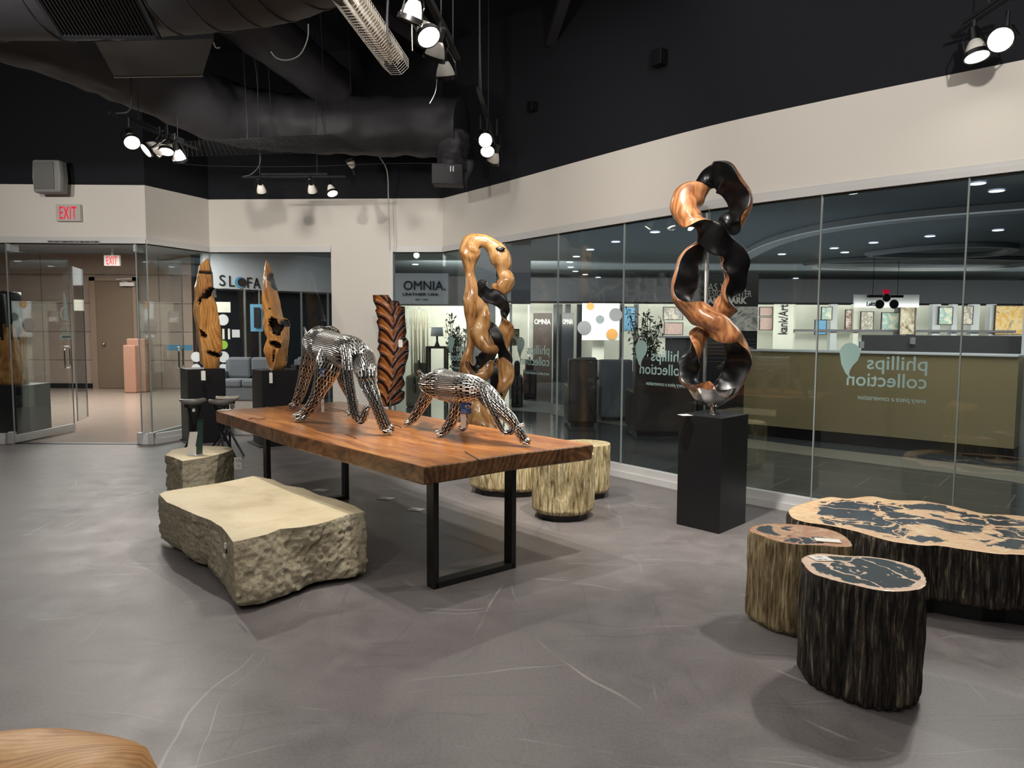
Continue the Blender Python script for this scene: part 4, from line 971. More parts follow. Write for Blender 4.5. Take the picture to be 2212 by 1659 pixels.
for i in range(NV+1):
    cy = 160+1432*i/NV; xs, xl, xr = ipt(spine, cy), ipt(le, cy), ipt(re_, cy)
    for j in range(NU+1):
        u = -1+2*j/NU; x = xs+(xs-xl)*u if u < 0 else xs+(xr-xs)*u
        # veins leave the spine and rise towards the edge
        ph = (cy+(170 if u < 0 else 215)*(1-(1-abs(u))**1.9))/165.0
        f = ph-math.floor(ph); ridge = math.exp(-((f-0.5)/0.10)**2); val = abs(f-0.5)*2
        sp = math.exp(-(u/0.07)**2)
        dep = 0.075*(1-(1-abs(u))**1.5)*-1*0.6 - 0.030*ridge*(1-abs(u)*0.2) + 0.022*math.exp(-((f-0.72)/0.1)**2) - 0.025*sp + 0.05*abs(u)**3*math.sin(2*math.pi*f)
        p = D(og[0]+x/zs, og[1]+cy/zs, yL+dep+0.05+(0.10*abs(u) if u > 0 else 0.02*abs(u))); front.append(p)
        b = 0.85*math.exp(-((f-0.67)/0.085)**2)+0.40*ridge+0.45*max(0, abs(u)-0.72)/0.28+(0.22 if u > 0 else 0.0)*min(1, abs(u)*6)+0.3*sp
        burn.append(min(1, b))
nf = len(front); m.v = [tuple(p) for p in front]+[(p.x, p.y+0.035, p.z) for p in front]; m.att['burn'] = burn+[0.8]*nf
W1 = NU+1
for i in range(NV):
    for j in range(NU):
        q = (i*W1+j, (i+1)*W1+j, (i+1)*W1+j+1, i*W1+j+1); m.f.append(q); m.m.append(0); m.f.append(tuple(nf+k for k in q[::-1])); m.m.append(0)
for i in range(NV):
    for j in (0, NU):
        a, b = i*W1+j, (i+1)*W1+j; m.f.append((a, a+nf, b+nf, b) if j == 0 else (b, b+nf, a+nf, a)); m.m.append(0)
for j in range(NU):
    for i in (0, NV):
        a, b = i*W1+j, i*W1+j+1; m.f.append((a, b, b+nf, a+nf) if i == 0 else (b, a, a+nf, b+nf)); m.m.append(0)
t = NT('burnt_leaf_wood'); at = t.n('ShaderNodeAttribute'); at.attribute_name = 'burn'
n1 = t.noise(t.coord((3, 3, 3)), 6, 5, 0.65, 0.8)
f = t.math('ADD', at.outputs['Fac'], t.math('MULTIPLY', n1, 0.5)); f = t.math('SUBTRACT', f, 0.2)
t.set(t.ramp(f, [(0.0, '#a5652a'), (0.22, '#844820'), (0.42, '#502a19'), (0.7, '#1d0f0d'), (1.0, '#0d0809')]), 0.3); t.b.inputs['Coat Weight'].default_value = 0.4
M['leafwood'] = t.mat
lf = thing('leaf_sculpture', 'tall dark brown carved wooden leaf with curled edges in front of the white wall', 'sculpture', (D(850, 800, yL).x, yL, 0))
m.build('carved_leaf', M['leafwood'], lf, smooth=True)
c = D(840, 875, yL); MB().tube([(c.x, yL+0.07, 0.01), (c.x, yL+0.07, c.z+0.15)], 0.02).build('post', M['chrome'], lf); MB().box(c.x-0.2, c.x+0.2, yL-0.1, yL+0.25, 0, 0.02).build('base_plate', M['blkmetal'], lf)
hang('price_tag', D(865, 734, 8.62), 0.05, 0.09, 'white price tag hanging in the middle of the carved leaf', string=0.03)

# ------------------------------------------------------------------ metal panthers clad in short rods
def rod_animal(name, lab, chains, rodl, rodw, seed, parts=()):
    """chains: list of (points (pos, side radius, up radius), smooth steps)"""
    rnd = random.Random(seed); m = MB(); paths = []
    for pts in chains:
        (q0, a0, b0), (q1, _, _) = pts[0], pts[1]; dd = (q0-q1).normalized(); rr = min(a0, b0)
        pts = [(q0+dd*rr*0.92, a0*0.3, b0*0.3), (q0+dd*rr*0.72, a0*0.66, b0*0.66), (q0+dd*rr*0.4, a0*0.9, b0*0.9)]+list(pts)
        E = catmull([np.array([*p, a, b]) for (p, a, b) in pts], 10); C = [Vector(e[:3]) for e in E]; ra = [max(0.006, e[3]) for e in E]; rb = [max(0.006, e[4]) for e in E]
        T, S, U = frames(C, up=(0.02, 0.03, 1)); paths.append((C, ra, rb, T, S, U))
        sg = 22; R = []
        for i in range(len(C)): R.append([C[i]+S[i]*ra[i]*0.97*math.cos(2*math.pi*k/sg)+U[i]*rb[i]*0.97*math.sin(2*math.pi*k/sg) for k in range(sg)])
        # rounded ends
        R = [[C[0]-T[0]*min(ra[0], rb[0])*0.6+(p-C[0])*0.55 for p in R[0]]]+R+[[C[-1]+T[-1]*min(ra[-1], rb[-1])*0.6+(p-C[-1])*0.55 for p in R[-1]]]
        m.rings(R, mi=0)
    def inside(p, skip):
        for i, (C, ra, rb, T, S, U) in enumerate(paths):
            if i == skip: continue
            for k in range(0, len(C), 2):
                d = p-C[k]
                if d.length_squared > 0.05: continue
                x = d.dot(S[k])/ra[k]; y = d.dot(U[k])/rb[k]; z = d.dot(T[k])/0.03
                if abs(z) < 1 and x*x+y*y < 0.80: return True
        return False
    for pi, (C, ra, rb, T, S, U) in enumerate(paths):
        L = [0]
        for i in range(1, len(C)): L.append(L[-1]+(C[i]-C[i-1]).length)
        def at(s):
            s = max(0, min(L[-1]-1e-6, s)); i = next(k for k in range(len(L)-1) if L[k+1] >= s); f = (s-L[i])/max(1e-9, L[i+1]-L[i])
            return (lerp(C[i], C[i+1], f), ra[i]+(ra[i+1]-ra[i])*f, rb[i]+(rb[i+1]-rb[i])*f, lerp(S[i], S[i+1], f), lerp(U[i], U[i+1], f))
        def surf(s, th):
            ex = 0
            if s < 0: ex, s = s, 0
            if s > L[-1]: ex, s = s-L[-1], L[-1]
            c, a, b, S_, U_ = at(s)
            k = max(0.25, 1-abs(ex)*9); t_ = T[0] if ex < 0 else T[-1]
            n = (S_*math.cos(th)/a+U_*math.sin(th)/b).normalized()
            return c+t_*ex*0.8+S_*a*k*math.cos(th)+U_*b*k*math.sin(th), n
        s = -rodl*0.5; row = 0
        while s < L[-1]:
            _, a, b, _, _ = at(max(0, s)); cir = math.pi*(3*(a+b)-math.sqrt((3*a+b)*(a+3*b))); n = max(5, int(cir/rodw)); n += n % 2
            for k in range(n):
                th = 2*math.pi*(k+0.15*rnd.random())/n; s0 = s+(0.5*rodl if k % 2 else 0)+rodl*0.06*(rnd.random()-0.5)
                p0, n0 = surf(s0, th); p1, n1 = surf(s0+rodl*0.80, th); pm = (p0+p1)/2
                if (p1-p0).length < rodl*0.3: continue
                if inside(pm, pi) and inside(p0, pi): continue
                ax = (p1-p0).normalized(); nn = ((n0+n1)/2); nn = (nn-ax*nn.dot(ax)).normalized(); sd = ax.cross(nn); r = rodw*0.37; lift = nn*(r*0.55+0.0007*rnd.random())
                ring = []
                for q in (p0, p1):
                    for c_ in range(6):
                        an = math.pi/3*c_+math.pi/6; ring.append(q+lift+sd*r*math.cos(an)+nn*r*math.sin(an))
                o = len(m.v); m.v.extend([tuple(v) for v in ring])
                for c_ in range(6): m.f.append((o+c_, o+(c_+1) % 6, o+6+(c_+1) % 6, o+6+c_)); m.m.append(1)
                m.f.append((o+5, o+4, o+3, o+2, o+1, o)); m.m.append(1); m.f.append((o+6, o+7, o+8, o+9, o+10, o+11)); m.m.append(1)
            s += rodl; row += 1
    base = min(v[2] for v in m.v); m.v = [(x, y, z+ZT_+0.0008-base) if z < ZT_+0.05 else (x, y, z+ZT_+0.0008-base) for x, y, z in m.v]; c0 = sum((p for p, *_ in [paths[0][0][k:k+1] for k in range(0, len(paths[0][0]), 8)]), Vector((0, 0, 0)))/len(range(0, len(paths[0][0]), 8))
    t = thing(name, lab, 'sculpture', (c0.x, c0.y, ZT_))
    m.build('rod_clad_body', [M['core'], M['steel']], t); return t
def J(cx, cy, y, r, r2=None, og=None, zs=None):
    """joint from a crop position, depth y; radius given in crop pixels"""
    p = D(og[0]+cx/zs, og[1]+cy/zs, y); k = y/F/zs
    return (p, r*k, (r2 or r)*k)
def paw(cx, cy, og, zs, r, dz=0.0):
    p = Z(og[0]+cx/zs, og[1]+cy/zs, ZT_+r+dz); return (p, r*1.15, r)
og, zs = (600, 690), 6.38
def j1(cx, cy, y, r, r2=None): return J(cx, cy, y, r, r2, og, zs)
pA, pB, pC, pD = paw(240, 1200, og, zs, 0.030), paw(330, 1360, og, zs, 0.032), paw(1030, 1310, og, zs, 0.026), paw(1500, 1530, og, zs, 0.034)
yA, yB, yC, yD = [p[0].y for p in (pA, pB, pC, pD)]
yH = (yB+yD)/2-0.02; yS1 = (yA+yC)/2
body = [j1(470, 330, yS1+0.22, 95), j1(520, 350, yS1+0.12, 150, 150), j1(600, 370, yS1, 195, 215), j1(700, 400, yS1-0.10, 205, 215), j1(830, 440, (yH+yS1)/2, 205, 210), j1(960, 470, yH+0.05, 215, 215), j1(1060, 520, yH-0.04, 190, 210), j1(1090, 560, yH-0.12, 110, 130)]
head = [j1(470, 330, yS1+0.1, 110), j1(440, 320, yS1+0.22, 85), j1(430, 330, yS1+0.34, 80), j1(430, 370, yS1+0.44, 50)]
legA = [j1(470, 420, yA-0.02, 110), j1(420, 620, yA-0.02, 95), j1(370, 820, yA, 78), j1(320, 1000, yA, 66), j1(280, 1110, yA, 58), (pA[0]+Vector((0.01, 0.0, 0.03)), 0.034, 0.032), pA, (pA[0]+Vector((-0.028, -0.02, -0.006)), 0.026, 0.02)]
legB = [j1(740, 440, (yH+yS1)/2+0.02, 120), j1(720, 540, (yH+yS1)/2-0.03, 150), j1(700, 660, yB+0.02, 165), j1(650, 820, yB, 135), j1(580, 980, yB, 92), j1(530, 1110, yB, 80), j1(450, 1240, yB, 68), (pB[0]+Vector((0.03, 0.01, 0.03)), 0.035, 0.034), pB, (pB[0]+Vector((-0.035, -0.015, -0.006)), 0.030, 0.02)]
legC = [j1(880, 640, yC, 80), j1(900, 830, yC, 75), j1(970, 1000, yC, 62), j1(1040, 1130, yC, 52), j1(1050, 1220, yC, 48), pC, (pC[0]+Vector((-0.02, 0.0, -0.004)), 0.024, 0.018)]
legD = [j1(1080, 470, yH, 160), j1(1170, 600, yH-0.04, 165), j1(1220, 760, yD+0.06, 135), j1(1240, 900, yD+0.03, 105), j1(1310, 1070, yD+0.01, 84), j1(1370, 1220, yD, 70), j1(1430, 1380, yD, 70), pD, (pD[0]+Vector((0.02, -0.005, -0.005)), 0.034, 0.022)]
tail = [j1(920, 430, yH-0.04, 50), j1(930, 440, yH-0.14, 60), j1(950, 560, yH-0.20, 58), j1(960, 700, yH-0.23, 56), j1(975, 850, yH-0.24, 55), j1(1000, 1000, yH-0.25, 54), j1(1030, 1180, yH-0.26, 52), j1(1060, 1330, yH-0.27, 50), j1(1130, 1430, yH-0.27, 46), j1(1190, 1370, yH-0.27, 44), j1(1220, 1270, yH-0.27, 36), j1(1285, 1195, yH-0.27, 18)]
humps = [j1(480, 250, yS1+0.1, 70), j1(560, 185, yS1+0.1, 62, 60), j1(640, 190, yS1+0.02, 60)], [j1(640, 200, yS1+0.1, 60), j1(720, 180, yS1+0.1, 60), j1(800, 215, yS1+0.02, 55)]
ear = [j1(420, 270, yS1+0.2, 38), j1(395, 220, yS1+0.2, 20), j1(378, 180, yS1+0.2, 4)]
an1 = rod_animal('metal_panther_sculpture', 'larger silver rod-clad prowling animal with a hanging tail, on the wooden table', [body, head, legA, legB, legC, legD, tail, humps[0], humps[1], ear], 0.034, 0.0138, 3)
og2, zs2 = (860, 780), 7.373
def j2(cx, cy, y, r, r2=None): return J(cx, cy, y, r, r2, og2, zs2)
p1, p2, p3, p4 = paw(185, 1000, og2, zs2, 0.022), paw(720, 1165, og2, zs2, 0.023), paw(1040, 1090, og2, zs2, 0.022), paw(2010, 1300, og2, zs2, 0.023)
y1, y2, y3, y4 = [p[0].y for p in (p1, p2, p3, p4)]
yh, ys = (y2+y4)/2+0.02, (y1+y3)/2-0.06
body = [j2(430, 390, ys+0.05, 100, 110), j2(500, 400, ys+0.02, 150, 160), j2(620, 400, ys, 190, 215), j2(760, 420, ys-0.02, 215, 235), j2(900, 450, (ys+yh)/2, 220, 230), j2(1050, 460, yh+0.04, 210, 215), j2(1200, 470, yh, 200, 190), j2(1330, 500, yh-0.02, 150, 150), j2(1400, 520, yh-0.03, 90, 90)]
head = [j2(470, 330, ys+0.12, 90), j2(440, 330, ys+0.22, 75), j2(430, 360, ys+0.30, 60), j2(430, 420, ys+0.36, 40)]
l1 = [j2(500, 470, y1, 105), j2(450, 600, y1, 92), j2(370, 730, y1, 80), j2(300, 850, y1, 68), j2(235, 950, y1, 56), p1, (p1[0]+Vector((-0.014, -0.012, -0.004)), 0.018, 0.014)]
l2 = [j2(1060, 450, yh+0.06, 110), j2(1040, 540, yh+0.03, 140), j2(1000, 640, y2, 150), j2(950, 770, y2, 120), j2(890, 900, y2, 84), j2(840, 1010, y2, 74), j2(780, 1090, y2, 64), p2, (p2[0]+Vector((-0.024, -0.006, -0.006)), 0.022, 0.014)]
l3 = [j2(1100, 640, y3-0.05, 90), j2(1080, 780, y3, 70), j2(1070, 900, y3, 54), j2(1070, 1000, y3, 46), p3, (p3[0]+Vector((-0.016, -0.008, -0.005)), 0.018, 0.012)]
l4 = [j2(1320, 500, yh, 150), j2(1440, 600, yh-0.03, 150), j2(1560, 730, y4+0.08, 125), j2(1680, 850, y4+0.04, 98), j2(1790, 960, y4+0.02, 84), j2(1870, 1080, y4+0.01, 66), j2(1950, 1200, y4, 60), p4, (p4[0]+Vector((0.012, -0.006, -0.004)), 0.026, 0.015)]
tl = [j2(1350, 470, yh-0.10, 56), j2(1400, 600, yh-0.13, 50), j2(1470, 760, yh-0.15, 46), j2(1540, 900, yh-0.16, 42), j2(1600, 1030, yh-0.17, 38), j2(1680, 1160, yh-0.18, 34), j2(1770, 1175, yh-0.19, 30), j2(1870, 1110, yh-0.20, 26), j2(1970, 1050, yh-0.20, 16)]
hp = [j2(600, 250, ys+0.05, 66), j2(690, 215, ys+0.04, 62), j2(790, 235, ys, 52)]
er = [j2(420, 290, ys+0.1, 30), j2(370, 245, ys+0.1, 24), j2(335, 200, ys+0.1, 20)]
an2 = rod_animal('metal_panther_sculpture', 'smaller silver rod-clad prowling animal with a blue tag, on the wooden table', [body, head, l1, l2, l3, l4, tl, hp, er], 0.031, 0.0118, 5)
def cloudtag(q, w, h, lab, ax):
    t = hang('blue_tag', q, w, h, lab, ax=ax, mat='bluetag', lines=[('Works', h*0.17, -0.85, -0.45), ('Outdoor', h*0.17, -0.85, -0.80)], string=0)
    ax = Vector(ax).normalized(); up = Vector((0, 0, 1)); n = ax.cross(up); q = Vector(q); m = MB()
    for (dx, dz, r) in ((0.18, -0.34, 0.13), (0.34, -0.32, 0.12), (0.5, -0.38, 0.09), (0.26, -0.42, 0.10), (0.42, -0.42, 0.09)):
        m.lathe([(r*h, -0.0005), (r*h, 0.0008)], q+ax*(dx-0.1)*w*0.9+up*h*dz+n*0.0018, ax=n, seg=18)
    m.build('cloud_mark', M['paper'], t)
cloudtag(D(998, 870, y2-0.14)+Vector((0.025, 0, 0)), 0.072, 0.072, 'square blue tag with a white cloud hanging on the smaller metal animal', (1, 0, 0))
cloudtag(D(697, 796, yB-0.12), 0.036, 0.066, 'narrow turned blue tag with a white cloud on the larger metal animal', (0.8, -0.5, 0))
hang('price_tag', D(697, 863, yB-0.10), 0.022, 0.098, 'long white printed tag hanging on the larger metal animal', string=0.03, lines=[('|||', 0.02, -0.6, 0.2)])
hang('price_tag', D(1001, 892, y2-0.13), 0.036, 0.10, 'long clear-looking pale tag hanging below the square blue tag', string=0.0)
# wood sculpture beyond the glass at the left edge
m = MB(); R = []
for i in range(30):
    t = i/29; z = 0.70+t*1.25
    R.append([Vector((-6.92+(0.26-0.08*t)*math.cos(a)*(1+0.1*noise.noise(Vector((math.cos(a)*2, math.sin(a)*2, z*2)))), 9.75+0.18*math.sin(a)*(1+0.1*noise.noise(Vector((math.cos(a)*3, 4, z)))), z+(0.05*noise.noise(Vector((a*2, 1, 1))) if i == 29 else 0))) for a in [2*math.pi*k/40 for k in range(40)]])
m.rings(R); m.m = [1 if (i//40) > 15-4*math.sin((i % 40)*1.9)+(i % 3) else 0 for i in range(len(m.f))]
tag(m.build('wooden_block_sculpture', [M['teak'], M['char']], smooth=True), 'brown and charred black wood block on the low pedestal outside the left glass', 'sculpture')
# ------------------------------------------------------------------ lighting tracks
def spot_head(pos, aim, trackz, lab, lit=True, r=0.062, power=0, angle=45, grp='track spotlights', tgt=None, blend=0.55, yoke=True):
    pos = Vector(pos); aim = (Vector(aim)-pos).normalized(); t = thing('track_spotlight', lab, 'spotlight', pos, grp)
    b = -aim
    MB().lathe([(r*0.42, 0.105), (r*0.55, 0.095), (r*0.80, 0.06), (r*0.97, 0.025), (r, 0.012)], pos, b, 24).build('lamp_reflector', M['lampdim'], t, smooth=True, sharp=50)
    MB().lathe([(r*1.12, 0.016), (r*1.14, -0.012), (r*1.02, -0.012), (r*1.02, 0.010)], pos, b, 24, cap=False).build('trim_ring', M['black'], t, smooth=True, sharp=40)
    MB().lathe([(r*0.98, -0.004), (r*0.98, 0.010)], pos, b, 24).build('lens', M['lampon'] if lit else M['lampdim'], t)
    MB().lathe([(r*0.44, 0.10), (r*0.46, 0.185), (r*0.38, 0.19)], pos, b, 16).build('lamp_holder', M['black'], t, smooth=True, sharp=40)
    e = pos+b*0.15; side = b.cross(Vector((0, 0, 1)))
    side = side.normalized() if side.length > 0.05 else Vector((1, 0, 0))
    y = MB(); top = Vector((e.x, e.y, trackz)) if trackz > e.z+0.03 else e+Vector((0, 0, 0.05))
    mid = lerp(e, top, 0.45)
    y.tube([pos+side*r*1.16, pos+b*0.09+side*r*1.2, mid+side*0.03, mid], 0.005, 6); y.tube([pos-side*r*1.16, pos+b*0.09-side*r*1.2, mid-side*0.03, mid], 0.005, 6)
    y.tube([mid, top], 0.012, 8); y.build('yoke', M['black'], t)
    if power:
        lamp('SPOT', 'spot_beam', pos+aim*0.02, power, target=tgt or (pos+aim), angle=angle, blend=blend, size=0.045, col=(1, 0.945, 0.86))
    return t
def track(a, b, lab, hang_at=(), w=0.018):
    a, b = Vector(a), Vector(b); d = (b-a).normalized(); s = d.cross(Vector((0, 0, 1))).normalized(); c = (a+b)/2
    t = thing('light_track', lab, 'light track', c)
    MB().obox(c, d*(b-a).length/2, s*w, (0, 0, 0.010)).build('rail', M['register'], t, bevel=0.002)
    q = lerp(a, b, 0.5); MB().obox(q+Vector((0, 0, 0.03)), d*(b-a).length*0.32, s*0.014, (0, 0, 0.012)).build('conduit_channel', M['register'], t)
    for f in hang_at:
        p = lerp(a, b, f); MB().tube([p+Vector((0, 0, 0.04)), Vector((p.x, p.y, ZC))], 0.004, 6).build('hanger_rod', M['duct'], t)
    return t
TZ = 3.28
def tp(px, py, z=TZ): return Z(px, py, z)
track(tp(236, 243, 3.35), tp(425, 322, 3.35), 'black light track with five lamps, upper left above the glass doors', (0.3, 0.75))
GL = 'heads on the left light track'
def lp(px, py, z=3.1): return Z(px, py, z)
a = lp(285, 307); spot_head(a, (-1.5, 4.0, 0.4), 3.33, 'lit lamp facing the room, leftmost on the left light track', power=190, angle=70, tgt=(-1.6, 4.3, 0.3))
a = lp(317, 324); spot_head(a, a+Vector((-0.55, -0.5, -0.6)), 3.33, 'lit lamp seen from the side, second on the left light track', power=60, angle=60, tgt=(-5.0, 5.2, 0))
a = lp(335, 326); spot_head(a, a+Vector((-0.8, 0.15, -0.4)), 3.33, 'lamp turned sideways, third on the left light track', lit=True)
a = lp(359, 326); spot_head(a, a+Vector((0.12, -0.35, -1.0)), 3.33, 'lit lamp aimed down, fourth on the left light track', power=80, angle=60, tgt=(-2.7, 6.0, 0.4))
a = lp(389, 346); spot_head(a, a+Vector((0.05, 0.6, -0.9)), 3.33, 'lamp showing its white back, rightmost on the left light track', lit=True, power=120, angle=55, tgt=(-4.0, 9.2, 1.6))
ty = 8.25
track(D(523, 383, ty), D(748, 382, ty), 'black light track hung level in front of the far white wall', (0.17, 0.72))
zt2 = D(600, 384, ty).z
spot_head(D(566, 415, ty), D(580, 480, ty+0.3), zt2, 'unlit looking lamp, leftmost on the far level track', lit=False, r=0.055)
spot_head(D(676, 415, ty), D(690, 480, ty+0.3), zt2, 'unlit looking lamp, middle one on the far level track', lit=False, r=0.055)
spot_head(D(718, 417, ty), D(738, 480, ty-0.15), zt2, 'lit lamp, rightmost on the far level track', r=0.055, power=50, angle=70, tgt=(-2.3, 8.4, 0))
spot_head(D(756, 345, 9.0), D(740, 300, 8.9), 3.9, 'small white lamp under the big black duct', lit=False, r=0.055)
a, b = tp(893, -60, 3.42), tp(990, 128, 3.42)
track(a, b, 'black light track running away from the camera above the table', (0.55, 0.85))
spot_head(lp(886, 42, 3.22), lp(886, 42, 3.22)+Vector((-0.3, 0.2, -0.8)), 3.4, 'beige-backed lamp at the top edge, nearest on the track above the table', lit=False, r=0.066)
p = lp(925, 78, 3.2); spot_head(p, p+Vector((0.45, -0.5, -0.9)), 3.4, 'lit lamp second from the near end of the track above the table', r=0.066, power=120, angle=95, tgt=(0.2, 3.0, 0))
p = lp(938, 126, 3.2); spot_head(p, p+Vector((-0.35, 0.5, -1.0)), 3.4, 'white-backed lamp third along the track above the table', lit=False, r=0.066, power=260, angle=70, tgt=(-1.0, 5.2, 0.6))
p = lp(963, 168, 3.2); spot_head(p, p+Vector((0.1, 0.5, -1.1)), 3.4, 'white-backed lamp at the far end of the track above the table', lit=False, r=0.066, power=200, angle=66, tgt=(-0.1, 5.4, 0.5))
a, b = D(1036, 218, 6.6), D(1072, 330, 7.6)
track(tp(1033, 190, 3.5), tp(1066, 305, 3.5), 'short black light track left of the curved white wall', (0.05, 0.6))
p = lp(1048, 303, 3.22); spot_head(p, p+Vector((0.35, -1, -0.35)), 3.48, 'bright lamp facing the camera, upper one on the short track', power=70, angle=60, tgt=(0.6, 4.8, 0))
p = lp(1053, 326, 3.15); spot_head(p, p+Vector((0.05, -0.6, -0.75)), 3.48, 'bright lamp aimed down, middle one on the short track', power=90, angle=60, tgt=(-0.1, 6.2, 0.5))
p = lp(1064, 350, 3.1); spot_head(p, p+Vector((-0.3, 0.6, -0.8)), 3.48, 'white-backed lamp, lowest on the short track', lit=False, power=110, angle=60, tgt=(-0.5, 8.0, 1.3))
track(tp(2055, 78, 3.45), tp(2230, -40, 3.45), 'black light track at the top right corner', (0.5,))
p = lp(2110, 120, 3.2); spot_head(p, p+Vector((0.02, -0.25, -1)), 3.43, 'lit lamp aimed down, lower of the two at the top right', r=0.066, power=150, angle=80, tgt=(2.2, 3.3, 0.2))
p = lp(2162, 86, 3.22); spot_head(p, p+Vector((-0.75, -0.75, -0.35)), 3.43, 'lit lamp facing left, upper of the two at the top right', r=0.066, power=150, angle=75, tgt=(1.3, 3.6, 0.4))
lamp('SPOT', 'track_light_g', (0.2, 3.6, 3.3), 60, target=(1.55, 5.2, 1.9), angle=45, blend=0.6)

# ------------------------------------------------------------------ ducts
def duct(name, ctrl, lab, rib=None, n=10, wrinkle=0.0, ribs=0):
    C = catmull([np.array([*p, r]) for p, r in ctrl], n); P = [Vector(c[:3]) for c in C]; m = MB(); T, S, U = frames(P); R = []
    for i, p in enumerate(P):
        rr = []
        for k in range(40):
            a = 2*math.pi*k/40; d = S[i]*math.cos(a)+U[i]*math.sin(a); q = p+d*C[i][3]
            rr.append(q+d*wrinkle*noise.noise(q*5)+d*wrinkle*0.6*noise.noise(q*17))
        R.append(rr)
    m.rings(R); o = m.build(name, M['duct'], smooth=True, sharp=60); tag(o, lab, 'duct')
    for k in range(ribs):
        i = int((k+0.5)*len(P)/ribs); ring = [P[i]+(S[i]*math.cos(a)+U[i]*math.sin(a))*(C[i][3]+0.004) for a in [2*math.pi*j/40 for j in range(41)]]
        MB().tube(ring, 0.007, 5, cap=False).build('seam_ring', M['duct'], o)
    return o
zd = 3.9
def dc(px, py, z=zd): return Z(px, py, z)
duct('ceiling_duct', [((-7.0, 4.6, 3.82), 0.46), ((-4.4, 4.75, 3.82), 0.46), ((-3.0, 4.78, 3.82), 0.46), ((-2.2, 4.7, 3.82), 0.45), ((-1.55, 4.55, 3.82), 0.44), ((-1.1, 4.35, 3.86), 0.42)], 'big round black duct crossing the upper left, with a register grille', ribs=14, wrinkle=0.01)
cd = bpy.data.objects['ceiling_duct']
g0 = D(95, -10, 4.25); g1 = D(305, 70, 4.25)
g = MB()
for k in range(22):
    x = -2.8+0.56*k/21; 
nn_ = Vector((0, -0.5, -0.866)); tt_ = Vector((0, 0.866, -0.5)); gc = Vector((D(192, 30, 4.45).x, 4.77, 3.82))+nn_*0.475
g = MB(); g.obox(gc, (0.30, 0, 0), nn_*0.008, tt_*0.165); g.build('register_back', M['core'], cd)
g = MB()
for k in range(26): g.obox(gc+nn_*0.015+Vector((-0.29+0.58*k/25, 0, 0)), (0.0022, 0, 0), nn_*0.008, tt_*0.16)
for s_ in (-1, 1): g.obox(gc+nn_*0.012+tt_*0.17*s_, (0.32, 0, 0), nn_*0.012, tt_*0.012); g.obox(gc+nn_*0.012+Vector((0.31*s_, 0, 0)), (0.012, 0, 0), nn_*0.012, tt_*0.18)
g.build('register_grille', M['register'], cd)
pl = [Z(205, 90, 3.62), Z(462, 84, 3.62), Z(437, 163, 3.62), Z(247, 166, 3.62)]
b = MB().prism([tuple(p.xy) for p in pl], 3.62, 3.85, 0).build('sheet_metal_plenum', M['duct']); tag(b, 'flat black sheet metal box hanging under the big duct', 'duct box')
e = MB(); e.obox((pl[2]+pl[3])/2, (pl[2]-pl[3])/2, (0, 0.006, 0), (0, 0, 0.008)); e.build('edge_strip', M['trimw'], b)
duct('ceiling_duct', [((-5.0, 5.2, 4.0), 0.36), ((-4.0, 6.0, 3.98), 0.38), ((-3.6, 7.2, 3.95), 0.36), ((-3.3, 8.2, 3.92), 0.34), ((-2.7, 8.6, 3.9), 0.33), ((-1.9, 8.7, 3.9), 0.33), ((-1.1, 8.68, 3.88), 0.34), ((-0.62, 8.6, 3.86), 0.33)], 'wrinkled black duct bending from the left and running level along the far wall', wrinkle=0.035)
duct('ceiling_duct', [((-3.35, 6.0, 4.7), 0.25), ((-2.75, 7.3, 4.6), 0.27), ((-2.1, 8.6, 4.3), 0.25)], 'narrow fuzzy black duct slanting down to the level duct', wrinkle=0.03)
duct('ceiling_duct', [((-0.70, 8.55, 3.75), 0.2), ((-0.72, 8.5, 3.5), 0.17), ((-0.73, 8.48, 3.35), 0.16)], 'short black duct drop ending in a crumpled end', wrinkle=0.04)
bb = thing('duct_register_box', 'black metal register box under the end of the level duct', 'duct box', D(968, 380, 8.3))
c = D(968, 380, 8.3); MB().obox(c, (0.17, 0.03, 0), (0, 0.12, 0), (0, 0, 0.11)).build('box', M['duct'], bb, bevel=0.004)
for dx in (0.04, 0.07): MB().obox(c+Vector((dx, -0.135, 0.05)), (0.006, 0, 0), (0, 0.004, 0), (0, 0, 0.03)).build('screw_plate', M['trim'], bb)
# ripped wrap hanging by the corner
m = MB(); R = []
for k in range(14):
    t = k/13; c = D(1008, 345+70*t, 8.55); w = 0.09*(1-t)**1.2+0.004; R.append([c+Vector((w*math.cos(a)+0.02*math.sin(7*t), 0.03*(1-t)*math.sin(a), 0)) for a in [2*math.pi*j/10 for j in range(10)]])
m.rings(R); tag(m.build('torn_duct_wrap', M['duct'], smooth=True), 'torn strip of black wrap dangling at the end of the level duct', 'duct wrap')
# structural members dimly seen on the ceiling
for i, (a, b, w, lab) in enumerate((((-2.2, 6.9, 4.85), (1.2, 6.4, 4.85), 0.16, 'black steel beam across the ceiling behind the hanging lamps'), ((-3.5, 3.6, 4.95), (-1.0, 8.9, 4.95), 0.1, 'thin black beam running away along the ceiling left'), ((0.9, 3.0, 5.0), (0.4, 8.0, 4.6), 0.05, 'black pipe slanting down beside the curved wall'))):
    a, b = Vector(a), Vector(b); d = (b-a); s = d.cross(Vector((0, 0, 1))).normalized(); u = s.cross(d).normalized()
    tag(MB().obox((a+b)/2, d/2, s*w, u*w*0.8).build('ceiling_beam', M['duct']), lab, 'beam')
